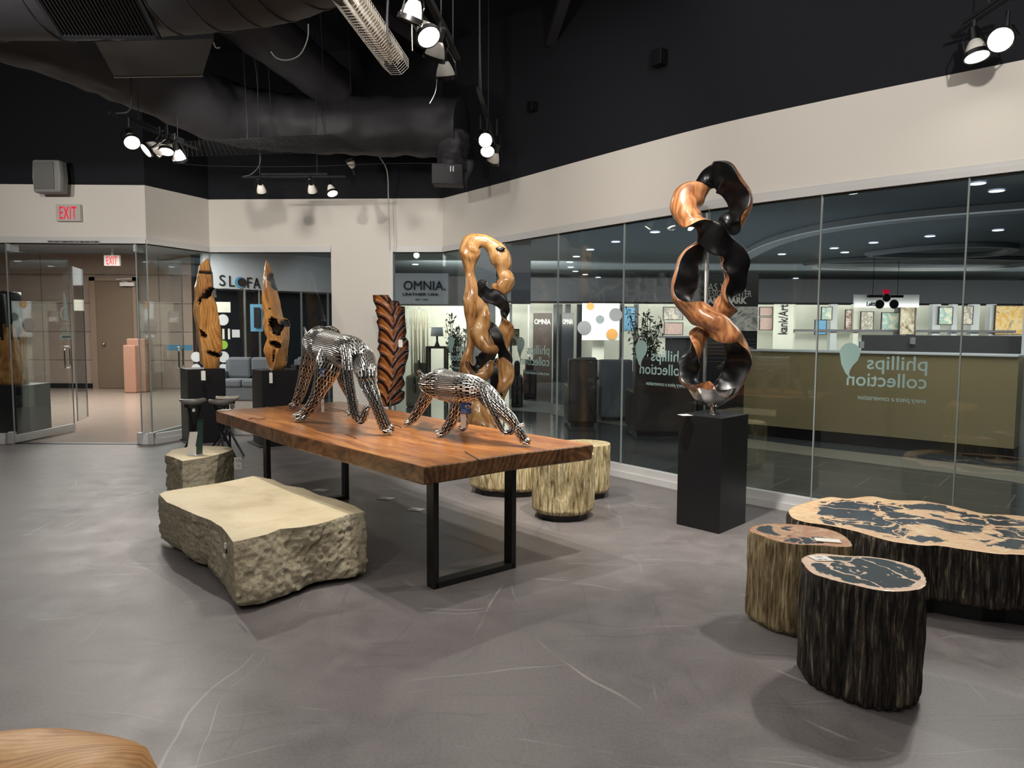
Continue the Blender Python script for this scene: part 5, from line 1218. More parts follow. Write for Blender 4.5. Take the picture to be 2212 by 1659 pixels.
# fluorescent strip with wire guard
a, b = Z(748, -8, 3.45), Z(852, 138, 3.45); d = (b-a).normalized(); s = d.cross(Vector((0, 0, 1))).normalized(); u = Vector((0, 0, 1))
fx = thing('fluorescent_fixture', 'long white strip light in a wire cage hanging near the top centre', 'ceiling light', (a+b)/2)
L = (b-a).length; c = (a+b)/2
MB().obox(c+u*0.05, d*L/2, s*0.068, u*0.026).build('housing', M['diff'], fx, bevel=0.004)
for k in (-1, 1): MB().tube([a+s*0.03*k+u*0.01, b+s*0.03*k+u*0.01], 0.013, 10).build('tube_lamp', M['lampdim'], fx, smooth=True)
g = MB()
prof = [(-0.095, 0.05), (-0.095, -0.01), (-0.04, -0.06), (0.04, -0.06), (0.095, -0.01), (0.095, 0.05)]
for (x, z) in prof: g.tube([a-d*0.02+s*x+u*z, b+d*0.05+s*x+u*z], 0.0022, 5)
for k in range(30):
    q = lerp(a, b+d*0.05, k/29); g.tube([q+s*x+u*z for x, z in prof], 0.0018, 5)
    if k < 29:
        q2 = lerp(a, b+d*0.05, (k+1)/29)
        for (x0, z0), (x1, z1) in ((prof[0], prof[1]), (prof[1], prof[2])): g.tube([q+s*x0+u*z0, q2+s*x1+u*z1], 0.0012, 4); g.tube([q2+s*x0+u*z0, q+s*x1+u*z1], 0.0012, 4)
g.build('wire_guard', M['wire'], fx)
for f in (0.15, 0.85): q = lerp(a, b, f); MB().tube([q+u*0.07, Vector((q.x, q.y, ZC))], 0.003, 5).build('hanger_rod', M['duct'], fx)
# suspended wire grid
G = [Z(383, 312, 3.35), Z(788, 325, 3.35), Z(734, 291, 3.35), Z(446, 305, 3.35)]
G = [Z(395, 338, 3.35), Z(788, 326, 3.35), Z(720, 291, 3.35), Z(395, 306, 3.35)]
gr = thing('hanging_wire_grid', 'flat black wire grid hung level under the ducts at upper left', 'wire grid', sum(G, Vector((0, 0, 0)))/4)
g = MB()
for k in range(37): g.tube([lerp(G[0], G[1], k/36), lerp(G[3], G[2], k/36)], 0.003, 5)
for k in range(13): g.tube([lerp(G[0], G[3], k/12), lerp(G[1], G[2], k/12)], 0.003, 5)
g.build('wire_mesh', M['blkmetal'], gr)
for (px, py) in ((430, 336), (534, 305), (588, 332), (703, 292), (762, 326)):
    q = Z(px, py, 3.35); MB().tube([q, q+Vector((0.003, 0, 0.2)), Vector((q.x-0.06, q.y, ZC))], 0.0028, 5).build('hanging_wire', M['duct'], gr)
# loose cables
def cable(pts, lab, r=0.006, mat='wire', y=8.3, name='cable'):
    P = catmull([D(x, y_, y if len(p) == 0 else p[0]) for (x, y_, *p) in pts], 8); return tag(MB().tube(P, r, 6).build(name, M[mat], smooth=True), lab, 'cable')
cable([(666, 52, 6.0), (664, 85, 6.0), (648, 118, 6.0), (622, 130, 6.0), (598, 126, 6.0), (585, 112, 6.0)], 'pale cable looping in a U under the ceiling, left of the caged strip light', 0.005)
cable([(461, 92, 5.5), (466, 103, 5.5), (475, 103, 5.5)], 'short white cable end sticking out beside the sheet metal box', 0.005)
cable([(380, 352, 8.9), (450, 358, 8.9), (570, 360, 8.9), (680, 359, 8.9), (760, 356, 8.9), (850, 353, 8.9), (945, 353, 8.9)], 'thin cable strung level below the duct along the far wall', 0.004, 'duct')
cable([(819, 338, 9.3), (836, 370, 9.5), (839, 432, 9.62), (841, 500, 9.62), (842, 541, 9.62)], 'white conduit running down the far wall beside the window', 0.008, 'wire', name='wall_conduit')
cable([(545, 100, 7.9), (556, 180, 7.9), (559, 300, 7.9), (562, 350, 7.9), (545, 375, 7.9), (526, 381, 7.9)], 'grey feed cable dropping to the left end of the far level track', 0.006, 'duct')
cable([(838, 0, 4.6), (836, 60, 4.6), (843, 95, 4.6)], 'dark cable hanging to the caged strip light', 0.008, 'duct')
cable([(890, 40, 4.9), (890, 75, 4.9), (891, 110, 4.9)], 'short white cable hanging by the lamps above the table', 0.004)
cable([(944, 172, 4.9), (940, 200, 4.9), (928, 224, 4.9)], 'thin wire dangling under the farthest lamp above the table', 0.0025)
cable([(1036, -10, 6.4), (1037, 110, 6.4), (1040, 215, 6.5)], 'dark feed cable dropping to the short light track', 0.009, 'duct')
cable([(283, 168, 6.0), (284, 215, 6.1), (278, 240, 6.1), (250, 245, 6.1)], 'dark feed cable dropping to the left light track', 0.006, 'duct')
for (px, py, lab) in ((1432, 128, 'small black box fixed high on the curved dark wall'), (1158, 232, 'smaller black box fixed on the dark wall near the short track')):
    d = ray(px, py); 
    best = None
    for a, b in zip(CUR[:-1], CUR[1:]):
        A = Vector((*a, 0)); B = Vector((*b, 0)); e = (B-A).normalized(); n = Vector((-e.y, e.x, 0)); t = (A-CAMP).dot(n)/d.dot(n); q = CAMP+d*t
        if t > 0 and 0 <= (q-Vector((a[0], a[1], q.z))).dot(e) <= (B-A).length: best = (q, e, n)
    q, e, n = best; s = 1.0 if px > 1300 else 0.7
    tag(MB().obox(q-n*0.05, e*0.06*s, n*0.05, (0, 0, 0.07*s)).build('wall_sensor', M['black'], bevel=0.004), lab, 'wall box')
# ------------------------------------------------------------------ the mall beyond the glass
ZM = 3.3
struct(MB().prism([(-14, 8.7), (-9.2, 9.0), (-4.6, 9.04), (-4.23, 9.98), (-0.95, 9.85), (1.2, 7.2), (6.5, 1.0), (17, 1.0), (17, 25), (-14, 25)], -0.12, -0.004).build('floor_mall', M['tile']))
struct(MB().prism([(-14, 9.1), (-4.68, 9.06), (-4.3, 10.02), (-2.2, 9.95), (-3.2, 13.0), (-5.5, 18.0), (-14, 18)], -0.004, 0.0).build('floor_corridor', M['terrazzo']))
# arc of pale pebbles set in the slate
top_b = [(1100, 862), (1180, 868), (1240, 880), (1350, 893), (1464, 911), (1617, 948), (1763, 967), (1920, 984), (2060, 999), (2188, 1015), (2330, 1040)]
bot_b = [(1100, 885), (1180, 892), (1240, 904), (1350, 920), (1464, 938), (1617, 967), (1763, 986), (1920, 1006), (2060, 1023), (2188, 1041), (2330, 1070)]
m = MB(); T1 = [Z(x, y, 0.0) for x, y in top_b]; B1 = [Z(x, y, 0.0) for x, y in bot_b]
for i in range(len(T1)-1): m.prism([tuple(T1[i].xy), tuple(T1[i+1].xy), tuple(B1[i+1].xy), tuple(B1[i].xy)], -0.006, 0.001)
struct(m.build('floor_pebble_band', M['band']))
struct(MB().box(-14, 17, 10.13, 25, ZM, ZM+0.1).prism([(7.2, 1), (17, 1), (17, 10.13), (-0.75, 10.13), (1.4, 7.2), (4.8, 3.9)], ZM, ZM+0.1).prism([(-14, 9.2), (-4.8, 9.2), (-4.45, 10.13), (-14, 10.13)], ZM, ZM+0.1).build('ceiling_mall', M['mallceil']))
struct(MB().box(-14, 17, 24, 24.2, 0, ZM).build('wall_mall_back', M['mallgrey']))
struct(MB().box(-14, -7.9, 17.6, 17.8, 0, ZM).build('wall_corridor', M['clad']))
struct(MB().box(-14.2, -14, 9, 25, 0, ZM).build('wall_corridor_left', M['clad'])); struct(MB().box(17, 17.2, 1, 25, 0, ZM).build('wall_mall_right', M['mallgrey']))
struct(MB().box(-14, -9.95, 17.55, 17.6, 0, 0.12).build('baseboard_corridor', M['black']))
# service door in the corridor
y = 17.5; o = D(205, 840, y); e = D(303, 597, y)
dr = struct(MB().box(D(216, 840, y).x, D(296, 840, y).x, y-0.02, y+0.05, 0.01, D(250, 607, y).z).build('door_3', M['doorpaint']))
f = MB(); zt = D(250, 599, y).z
f.box(D(204, 840, y).x, D(216, 840, y).x, y-0.06, y+0.08, 0, zt); f.box(D(296, 840, y).x, D(303, 840, y).x, y-0.06, y+0.08, 0, zt); f.box(D(204, 840, y).x, D(303, 840, y).x, y-0.06, y+0.08, zt-0.09, zt)
f.build('door_frame', M['frame'], dr)
q = D(228, 743, y); MB().lathe([(0.03, 0), (0.025, 0.04), (0.035, 0.06), (0.02, 0.09)], q+Vector((0, -0.02, 0)), (0, -1, 0), 16).build('door_handle', M['chrome'], dr, smooth=True)
q = D(275, 614, y-0.1); MB().obox(q, (0.17, 0, 0), (0, 0.03, 0), (0, 0, 0.045)).build('door_closer', M['trimw'], dr)
MB().tube([q+Vector((0.0, 0, 0.05)), q+Vector((-0.28, 0.02, 0.12)), q+Vector((0.1, 0.05, 0.14))], 0.012, 6).build('closer_arm', M['trimw'], dr)
exit_sign(D(243, 563, 16.4)+Vector((0, 0, 0)), (1, 0, 0.0), (0, 1, 0), 1.15, 'white exit sign with red letters hanging in the corridor beyond the open doors')
MB().tube([D(243, 552, 16.4), (D(243, 552, 16.4).x, 16.4, ZM)], 0.03, 8).build('stem', M['exitface'], bpy.data.objects['exit_sign.001'])
# cardboard leaning by the service door
m = MB(); 
for k, (px0, px1, py0, yy, th) in enumerate(((274, 300, 745, 16.4, 0.12), (283, 322, 731, 16.6, 0.14))):
    a, b = D(px0, 850, yy), D(px1, 850, yy); h = D(px0, py0, yy).z
    mm = MB().prism([(a.x, yy-th), (b.x, yy-th), (b.x, yy+th), (a.x, yy+th)], 0, h)
    tag(mm.build('cardboard_carton', M['card'], bevel=0.03), ['lower kraft cardboard carton left of the pair by the service door', 'taller kraft cardboard carton right beside the service door'][k], 'box')
def bx(name, mat, px0, py0, px1, py1, y, th=0.05, parent=None, floor=False):
    a = D(px0, py0, y); b = D(px1, py1, y)
    return MB().box(min(a.x, b.x), max(a.x, b.x), y, y+th, 0 if floor else min(a.z, b.z), max(a.z, b.z)).build(name, M[mat] if isinstance(mat, str) else mat, parent)
# sleeper sofa shop
sl = thing('sofa_shop_front', 'shop front with large dark lettering on a pale fascia, behind the wood spires', 'shop front', (-6.2, 17.0, 0))
a, b = D(440, 640, 16.4), D(790, 640, 18.6); ex = Vector((b.x-a.x, b.y-a.y, 0)).normalized(); en = Vector((-ex.y, ex.x, 0)); Lf = (Vector((b.x, b.y, 0))-Vector((a.x, a.y, 0))).length
MB().obox(Vector((a.x, a.y, 2.86))+ex*Lf/2+en*0.15, ex*Lf/2, en*0.15, (0, 0, 0.44)).build('fascia', M['mallwhite'], sl)
MB().obox(Vector((a.x, a.y, 1.21))+ex*Lf/2+en*1.0, ex*Lf/2, en*0.05, (0, 0, 1.21)).build('back_wall', M['malldark'], sl)
for px in (520, 550, 640, 700):
    f = (px-440)/350; q = Vector((a.x, a.y, 0))+ex*Lf*f; MB().obox(Vector((q.x, q.y, 1.21)), ex*0.02, en*0.02, (0, 0, 1.21)).build('mullion', M['seam'], sl)
def onsl(px, py, off=-0.012):
    d = ray(px, py); A = Vector((a.x, a.y, 0))+en*off; t = (A-CAMP).dot(en)/d.dot(en); return CAMP+d*t
t = MB(); q0 = onsl(474, 619); q1 = onsl(565, 628); wd = (q1-q0).length
for ch, p0, p1 in (('S', 474, 487), ('L', 495, 507), ('F', 534, 544), ('A', 547, 562)):
    c0 = onsl(p0, 617+(p0-474)*0.08); c1 = onsl(p1, 617+(p0-474)*0.08); put_text(t, ch, c0, ex, (0, 0, 1), 0.36, w=(c1-c0).length, depth=0.012)
t.build('fascia_lettering', M['ink'], sl)
c = onsl(519, 610); rr = 0.13
m = MB(); m.lathe([(rr, 0), (rr, 0.02)], c, -en, 30, mi=0); 
m.lathe([(rr*0.78, 0.021), (rr*0.78, 0.026)], c+ex*0.035, -en, 30, mi=1); m.build('letter_moon', [M['bluev'], M['ink']], sl)
t = MB(); q0 = onsl(476, 626); q1 = onsl(563, 630); put_text(t, 'A REMARKABLE SLEEPER SOFA', q0-Vector((0, 0, 0.02)), (q1-q0), (0, 0, 1), 0.085, w=(q1-q0).length, depth=0.008); t.build('small_lettering', M['ink'], sl)
def disc(px, py, r, mat, y=16.2): c = D(px, py, y); return MB().lathe([(r*y/F, 0), (r*y/F, 0.01)], c, (0, -1, 0), 28)
for (px, py, r, mt, lb) in ((482, 691, 12, 'mallwhite', 'd'), (483, 771, 12, 'mallwhite', 'd'), (483, 797, 11, 'mallwhite', 'd'), (483, 745, 9.5, 'green', 'd'), (424, 771, 11, 'mallwhite', 'd'), (424, 796, 10, 'mallwhite', '')):
    disc(px, py, r, mt).build('round_window_decal', M[mt], sl)
bx('window_poster', 'galwall', 440, 652, 498, 675, 16.3, 0.02, sl); bx('window_poster', 'bluev', 540, 657, 568, 716, 16.5, 0.02, sl); bx('window_poster', 'malldark', 548, 664, 562, 708, 16.45, 0.02, sl)
for px in (480, 492): bx('window_strip', 'galwall', px, 710, px+5, 733, 16.3, 0.02, sl)
bx('window_poster', 'mallwhite', 501, 712, 518, 729, 16.3, 0.02, sl)
bx('window_poster', 'bluev', 360, 745, 415, 757, 12.5, 0.01, sl)
def sofa(name, px0, px1, pyb, pyt, y, mat, lab, arms=True, ped=0.8, group=None, cat='sofa'):
    a, b = D(px0, pyb, y), D(px1, pyb, y); h = min(0.88, D(px0, pyt, y).z); x0, x1 = a.x, b.x; sh = min(0.44, h*0.6); t = thing(name, lab, cat, ((x0+x1)/2, y, 0), group)
    MB().box(x0, x1, y, y+ped, 0.0, sh*0.65).build('base', M[mat], t, bevel=0.03)
    n = max(1, round((x1-x0)/0.8)); aw = 0.16 if arms else 0
    for k in range(n):
        u0 = x0+aw+(x1-x0-2*aw)*k/n; u1 = x0+aw+(x1-x0-2*aw)*(k+1)/n
        MB().box(u0+0.005, u1-0.005, y-0.03, y+ped-0.2, sh*0.65, sh).build('seat_cushion', M[mat], t, bevel=0.04)
        MB().box(u0+0.005, u1-0.005, y+ped-0.28, y+ped-0.06, sh, h).build('back_cushion', M[mat], t, bevel=0.05)
    if arms:
        for (u0, u1) in ((x0, x0+aw), (x1-aw, x1)): MB().box(u0, u1, y-0.02, y+ped, 0.05, sh+0.16).build('armrest', M[mat], t, bevel=0.04)
    MB().box(x0+0.05, x1-0.05, y+ped-0.1, y+ped, 0.05, h-0.06).build('backrest', M[mat], t, bevel=0.03)
    return t
sofa('sofa', 452, 590, 805, 757, 14.6, 'sofa', 'long grey sofa in the shop behind the smoother wood spire')
sofa('armchair', 608, 660, 800, 735, 15.0, 'sofa', 'grey armchair in the shop, right of the jagged wood spire', cat='armchair')
# leather shop
om = thing('leather_shop_front', 'shop front with a large name on a grey fascia, left of the honey sculpture', 'shop front', (-1.8, 16.5, 0))
bx('fascia', 'mallwhite', 842, 590, 968, 657, 16.5, 0.2, om); bx('back_wall', 'galwall', 835, 660, 1100, 790, 20.5, 0.1, om, floor=True)
t = MB(); a_ = D(872, 626, 16.48); put_text(t, 'OMNIA.', a_, (1, 0, 0), (0, 0, 1), 0.30, w=(D(962, 626, 16.48)-a_).length, depth=0.01)
a_ = D(870, 638, 16.48); put_text(t, 'LEATHER USA', a_, (1, 0, 0), (0, 0, 1), 0.085, w=(D(947, 638, 16.48)-a_).length, depth=0.008)
a_ = D(898, 648, 16.48); put_text(t, 'EST. 1989', a_, (1, 0, 0), (0, 0, 1), 0.04, w=(D(924, 648, 16.48)-a_).length, depth=0.006)
t.build('fascia_lettering', M['ink'], om)
bx('window_frame', 'galwall', 876, 664, 930, 666, 19.8, 0.05, om); 
for px in (880, 905, 928): bx('window_frame', 'galwall', px, 664, px+2, 752, 19.8, 0.05, om)
bx('window_frame', 'galwall', 876, 706, 930, 708, 19.8, 0.05, om)
for k in range(7):
    px = 890+5.6*k; P = [D(px, 755, 19.2), D(px+random.uniform(-2, 2), 715, 19.2), D(px+random.uniform(-2, 2), 672+random.uniform(-4, 8), 19.2)]; P[0].z = 0.0
    tag(MB().tube(P, [0.026, 0.02, 0.012], 8).build('birch_pole', M['birch'], smooth=True), 'thin birch pole in the cluster standing in the leather shop', 'decorative pole', 'birch poles in the leather shop')
sofa('armchair', 876, 915, 775, 735, 13.6, 'sofag', 'olive round armchair in the leather shop behind the carved leaf', cat='armchair')
sofa('armchair', 1105, 1130, 790, 732, 13.6, 'sofab', 'black tub armchair in front of the leather shop', cat='armchair')
sofa('armchair', 1131, 1160, 775, 737, 15.6, 'brown', 'brown leather armchair in the leather shop', cat='armchair')
sofa('sofa', 1236, 1312, 775, 729, 15.6, 'sofab', 'black leather sofa with patterned and white pillows in the leather shop')
sofa('sofa', 1330, 1372, 775, 731, 15.6, 'sofa', 'grey sofa beside the black one in the leather shop')
for (px, lab, mt) in ((1269, 'black and white patterned pillow on the black leather sofa', M['onyx']), (1287, 'white pillow on the black leather sofa', M['mallwhite']), (1301, 'black pillow on the black leather sofa', M['sofab'])):
    c = D(px, 742, 15.9); c.x += (px-1287)*0.012; m = MB(); c.z = 0.63
    R = []
    for k in range(9):
        t_ = -1+2*k/8; s_ = (1-abs(t_)**3); R.append([c+Vector((0.2*max(-1, min(1, 1.25*math.cos(an)))*(0.6+0.4*s_), 0.06*t_, 0.19*max(-1, min(1, 1.25*math.sin(an)))*(0.6+0.4*s_))) for an in [2*math.pi*j/24 for j in range(24)]])
    m.rings(R); tag(m.build('throw_pillow', mt, smooth=True), lab, 'pillow')
# counter-height desk and lamp in the leather shop
dk = thing('console_table', 'dark console table with a lamp in the leather shop behind the honey sculpture', 'table', D(955, 770, 14.0))
a, b = D(922, 748, 14.2), D(966, 748, 14.2); MB().box(a.x, b.x, 14.0, 14.5, a.z-0.04, a.z).build('table_top', M['brown'], dk)
for x in (a.x, b.x-0.05):
    for yy in (14.0, 14.45): MB().box(x, x+0.05, yy, yy+0.05, 0, a.z-0.04).build('leg', M['brown'], dk)
lt = thing('table_lamp', 'small table lamp with a white shade on the console table', 'lamp', (a.x+0.2, 14.25, a.z))
MB().lathe([(0.06, 0), (0.05, 0.02), (0.02, 0.1), (0.02, 0.22)], (a.x+0.2, 14.25, a.z), (0, 0, 1)).build('lamp_base', M['black'], lt, smooth=True)
MB().lathe([(0.13, 0.2), (0.11, 0.38)], (a.x+0.2, 14.25, a.z), (0, 0, 1)).build('lamp_shade', M['mallwhite'], lt, smooth=True)
def plant(px, pyb, pyt, y, w, lab, seed, n=420):
    r_ = random.Random(seed); c = D(px, pyb, y); c.z = 0; zt = D(px, pyt, y).z; t = thing('potted_tree', lab, 'plant', c); br = MB(); lf = MB()
    MB().lathe([(0.16, 0), (0.2, 0.3), (0.18, 0.3), (0.16, 0.26)], c, (0, 0, 1)).build('pot', M['black'], t, smooth=True)
    for k in range(26):
        a = r_.uniform(0, 6.28); rr = w*r_.uniform(0.2, 1); top = Vector((c.x+rr*math.cos(a), c.y+rr*math.sin(a)*0.7, zt-r_.uniform(0, (zt-0.9)*0.8)))
        P = catmull([Vector((c.x, c.y, 0.25)), Vector((c.x+0.1*math.cos(a), c.y, 0.25+(top.z-0.3)*0.5)), top], 5); br.tube(P, 0.006, 5)
        for j in range(n//26):
            f = r_.uniform(0.45, 1); q = P[min(len(P)-1, int(f*len(P)))]+Vector((r_.gauss(0, 0.05), r_.gauss(0, 0.05), r_.gauss(0, 0.05)))
            u = Vector((r_.gauss(0, 1), r_.gauss(0, 1), r_.gauss(0, 1))).normalized(); v = u.cross(Vector((r_.gauss(0, 1), 0.3, 1))).normalized(); s = r_.uniform(0.035, 0.07)
            lf.add([q-u*s, q+v*s*0.35, q+u*s, q-v*s*0.35], [(0, 1, 2, 3)])
    br.build('branches', M['brown'], t); lf.build('leaves', M['leaf'], t)
plant(990, 760, 682, 13.5, 0.4, 'potted green tree in the leather shop beside the honey sculpture', 4, 700)
plant(1392, 760, 668, 13.6, 0.34, 'dark feathery potted tree behind the third pane of the curved glass', 6, 900)
# row of lit windows of the leather shop and galleries
gl = thing('gallery_row', 'long lit gallery frontage across the mall seen above the reception desk', 'shop front', (5.5, 21.5, 0))
bx('back_wall', 'galwall', 1100, 655, 2260, 800, 21.8, 0.1, gl, floor=True)
bx('fascia', 'fasciadark', 1096, 600, 2260, 656, 20.6, 0.2, gl)
for (p0, p1, mt) in ((1100, 1106, 'malldark'), (1140, 1143, 'trimw'), (1196, 1214, 'malldark'), (1222, 1232, 'malldark'), (1247, 1256, 'malldark'), (1341, 1346, 'malldark'), (1372, 1378, 'mallgrey'), (1710, 1716, 'galwall'), (1796, 1806, 'mallwhite'), (1845, 1852, 'galwall'), (1940, 1944, 'mallgrey'), (1968, 1976, 'malldark'), (2016, 2028, 'mallwhite'), (2058, 2064, 'mallwhite'), (2100, 2112, 'mallwhite'), (2140, 2148, 'mallwhite')):
    bx('pier', mt, p0, 657, p1, 760, 21.0, 0.2, gl, floor=True)
bx('glass_band', 'mallgrey', 1700, 711, 2195, 719, 20.84, 0.02, gl)
def art(px0, py0, px1, py1, y, mat, lab, cat='picture', name='framed_picture', group=None):
    a, b = D(px0, py0, y), D(px1, py1, y); t = thing(name, lab, cat, ((a.x+b.x)/2, y, b.z), group); w = 0.02
    MB().box(a.x, b.x, y, y+0.03, b.z, a.z).build('picture', mat, t)
    f = MB(); f.box(a.x-w, a.x, y-0.01, y+0.04, b.z-w, a.z+w); f.box(b.x, b.x+w, y-0.01, y+0.04, b.z-w, a.z+w); f.box(a.x, b.x, y-0.01, y+0.04, a.z, a.z+w); f.box(a.x, b.x, y-0.01, y+0.04, b.z-w, b.z)
    f.build('frame', M['brown'], t); return t
A1m = m_art('art_rose', ['#b99a94', '#c8aca4', '#a88c86'], 3); A2m = m_art('art_ochre', ['#e8dcc2', '#d9a94e', '#e6cf9a', '#5b3340'], 1.6, 3); A3m = m_art('art_teal', ['#cfe0d8', '#8fb7b0', '#e8e6cf', '#c8b48c'], 1.8, 6)
A4m = m_art('art_city', ['#c3d2e6', '#8a8578', '#e8e0d0', '#55504a'], 4, 9); A5m = m_art('art_dark', ['#2a2b2e', '#6b5b3a', '#d8d0b8', '#1a1a1c'], 1.6, 12); A6m = m_art('art_figure', ['#26221f', '#bfae92', '#3a342e', '#d9cdb4'], 2.0, 15)
art(1642, 664, 1668, 682, 20.9, A1m, 'upper rose-coloured picture at the left of the gallery row'); art(1642, 686, 1668, 712, 20.9, A1m, 'lower rose-coloured picture at the left of the gallery row')
art(2152, 661, 2208, 722, 20.9, A2m, 'ochre and purple abstract painting at the right of the gallery row'); art(1906, 676, 1940, 716, 20.9, A3m, 'teal abstract painting in the gallery row')
art(2082, 662, 2100, 700, 20.9, A4m, 'city picture in the gallery row'); art(1946, 660, 1974, 722, 20.6, A5m, 'dark figure painting in the gallery row, between two piers'); art(2030, 664, 2056, 700, 20.9, A3m, 'greenish floral painting in the gallery row')
art(1861, 674, 1885, 716, 20.9, m_art('art_sketch', ['#e6e4da', '#cfcabb', '#8c877a', '#efece2'], 5, 2), 'pale sketch picture in the gallery row'); art(1828, 670, 1838, 712, 20.9, m_art('art_red', ['#b98c86', '#ddd6c8', '#7a3a36', '#c9c3b5'], 4, 7), 'narrow red and grey picture in the gallery row')
art(1762, 692, 1784, 722, 20.9, M['bluev'], 'light blue glowing panel in the gallery row', 'panel', 'display_panel'); art(1776, 664, 1796, 690, 20.9, A3m, 'pale print high in the gallery row left part')
art(1434, 664, 1474, 690, 20.9, A4m, 'framed print behind the dark feathery tree'); art(1436, 698, 1474, 722, 20.9, A1m, 'small brown print low behind the dark feathery tree')
art(1106, 712, 1120, 745, 18.5, A6m, 'dark framed animal picture in the leather shop')
wp = art(1346, 664, 1371, 714, 20.7, M['bluev'], 'bright blue windowed panel beside the dark tree', 'panel', 'display_panel')
t = MB()
for (p0, lab) in ((1153, 'dark brown'), (1215, '')):
    pass
for (p0, p1, mt, ttl) in ((1152, 1193, 'brown', 0), (1214, 1240, 'malldark', 1), (1280, 1306, 'galwall', 2)):
    yb = 20.2-ttl*0.0; a, b = D(p0, 676, yb), D(p1, 676, yb); pn_ = thing('display_panel', ['dark brown shop panel with a white serif name, leftmost of three', 'black shop panel with a white serif name, middle of three', 'pale shop panel with a grey serif name, rightmost of three'][ttl], 'panel', ((a.x+b.x)/2, yb, 0))
    MB().box(a.x, b.x, yb, yb+0.05, 0, a.z).build('board', M[mt], pn_)
    tt = MB(); q = D(p0+(p1-p0)*0.06, 700, yb-0.01); put_text(tt, 'OMNIA', q, (1, 0, 0), (0, 0, 1), 0.2, w=(b.x-a.x)*0.85, depth=0.006, bold=0.003); tt.build('panel_lettering', M['paper'] if ttl < 2 else M['mallgrey'], pn_)
# geometric wall art behind the sofa
ga = thing('geometric_wall_panel', 'pale wall panel with large grey and ochre circles above the black sofa', 'wall art', D(1298, 735, 19.8))
bx('panel', 'mallwhite', 1258, 655, 1337, 735, 19.8, 0.04, ga)
M['ochre'] = plain('ochre_paint', '#b5813f', 0.6)
for (px, py, r, mt) in ((1262, 708, 15, 'mallgrey'), (1275, 662, 8, 'ochre'), (1330, 680, 14, 'mallgrey'), (1322, 722, 12, 'ochre'), (1296, 690, 9, 'sofa')): disc(px, py, r, mt, 19.78).build('painted_circle', M[mt], ga)
# vertical gallery banner
bn = thing('gallery_banner', 'white banner with large black letters running upwards in the gallery row', 'banner', D(1695, 723, 20.7))
bx('banner', 'galwall', 1672, 657, 1712, 760, 20.75, 0.03, bn, floor=True); t = MB(); q = D(1700, 722, 20.72); put_text(t, 'kank/Art', q, (0, 0, 1), (-1, 0, 0), 0.36, w=0.86, depth=0.006, bold=0.006); t.build('banner_lettering', M['ink'], bn)
# round hanging signs
hs = thing('hanging_round_signs', 'cluster of round black signs with a red light hanging over the gallery row', 'sign', D(1915, 645, 17))
for (px, py, r) in ((1900, 657, 9), (1931, 657, 9), (1915, 643, 8)):
    disc(px, py, r, 'ink', 17.0).build('round_sign', M['ink'], hs); disc(px, py, r+1, 'ink', 17.03).build('sign_rim', M['mallwhite'], hs)
MB().obox(D(1914, 630, 17), (0.06, 0, 0), (0, 0.03, 0), (0, 0, 0.05)).build('red_lamp', M['red'], hs)
MB().obox(D(1912, 640, 17.3), (0.42, 0, 0), (0, 0.05, 0), (0, 0, 0.03)).build('hanging_bar', M['blkmetal'], hs); c = D(1912, 640, 17.3)
for dx in (-0.3, 0.3): MB().tube([(c.x+dx, 17.3, c.z), (c.x+dx, 17.3, ZM)], 0.006, 5).build('hanger_rod', M['blkmetal'], hs)
lb = MB(); q = D(1872, 661, 18.9); put_text(lb, 'Leftbank', q, (1, 0, 0), (0, 0, 1), 0.15, w=0.42, depth=0.01, bold=0.004)
bx('name_board', 'mallwhite', 1846, 636, 1985, 664, 19.0, 0.05, gl); lb.build('board_lettering', M['ink'], gl)
# directory kiosk
kx = thing('directory_kiosk', 'black mall directory board with white heading, behind the loop sculpture', 'directory', D(1577, 760, 10.2)); a, b = D(1515, 590, 10.2), D(1640, 590, 10.2)
MB().box(a.x, b.x, 10.2, 10.32, 0.0, a.z).build('board', M['black'], kx, bevel=0.005)
t = MB()
for (s, py, sz, w_, bo) in (('LAS VEGAS', 628, 0.15, 0.72, 0), ('DESIGN CENTER', 641, 0.13, 0.82, 0), ('LANDMARK', 655, 0.12, 0.74, 0.006)):
    q = D(1521, py, 10.19); put_text(t, s, q, (1, 0, 0), (0, 0, 1), sz, w=w_*(b.x-a.x), depth=0.003, bold=bo)
t.build('directory_heading', M['paper'], kx)
t = MB(); q = D(1522, 735, 10.19)
for k in range(7): t.obox(Vector((a.x+(b.x-a.x)*0.5, 10.19, D(1522, 733+k*8, 10.19).z)), ((b.x-a.x)*0.46, 0, 0), (0, 0.003, 0), (0, 0, 0.002))
t.build('directory_lines', M['mallgrey'], kx)
bx('reflection_panel', m_art('root_reflection', ['#3a3b3c', '#8a8a86', '#c9c8c0', '#4a4a4a'], 2.2, 4, 3), 1560, 662, 1636, 715, 10.17, 0.01, kx)  # reflection of the white roots painted as a panel on the board
# reception desk
fl = [(1590, 935), (1617, 938), (1757, 953), (1900, 967), (2060, 984), (2188, 998)]
P = [Z(x, y) for x, y in fl]; rd = thing('reception_desk', 'long curved olive reception desk with a pale top edge beyond the right-hand glass', 'reception desk', (P[2].x+0.5, P[2].y, 0))
cen2 = Vector((P[0].x+3.0, P[0].y+2.0, 0)); 
def off(P, d):
    out = []
    for i in range(len(P)):
        t_ = (P[min(i+1, len(P)-1)]-P[max(i-1, 0)]).normalized(); n_ = Vector((-t_.y, t_.x, 0)); n_ = n_ if n_.y > 0 else -n_; out.append(P[i]+n_*d)
    return out
m = MB(); I0, I1 = off(P, 0.04), off(P, 0.75)
m.prism([tuple(p.xy) for p in I0]+[tuple(p.xy) for p in I1[::-1]], 0, 0.15); m.build('plinth', M['black'], rd)
zk = 1.21; O1 = off(P, 0.7)
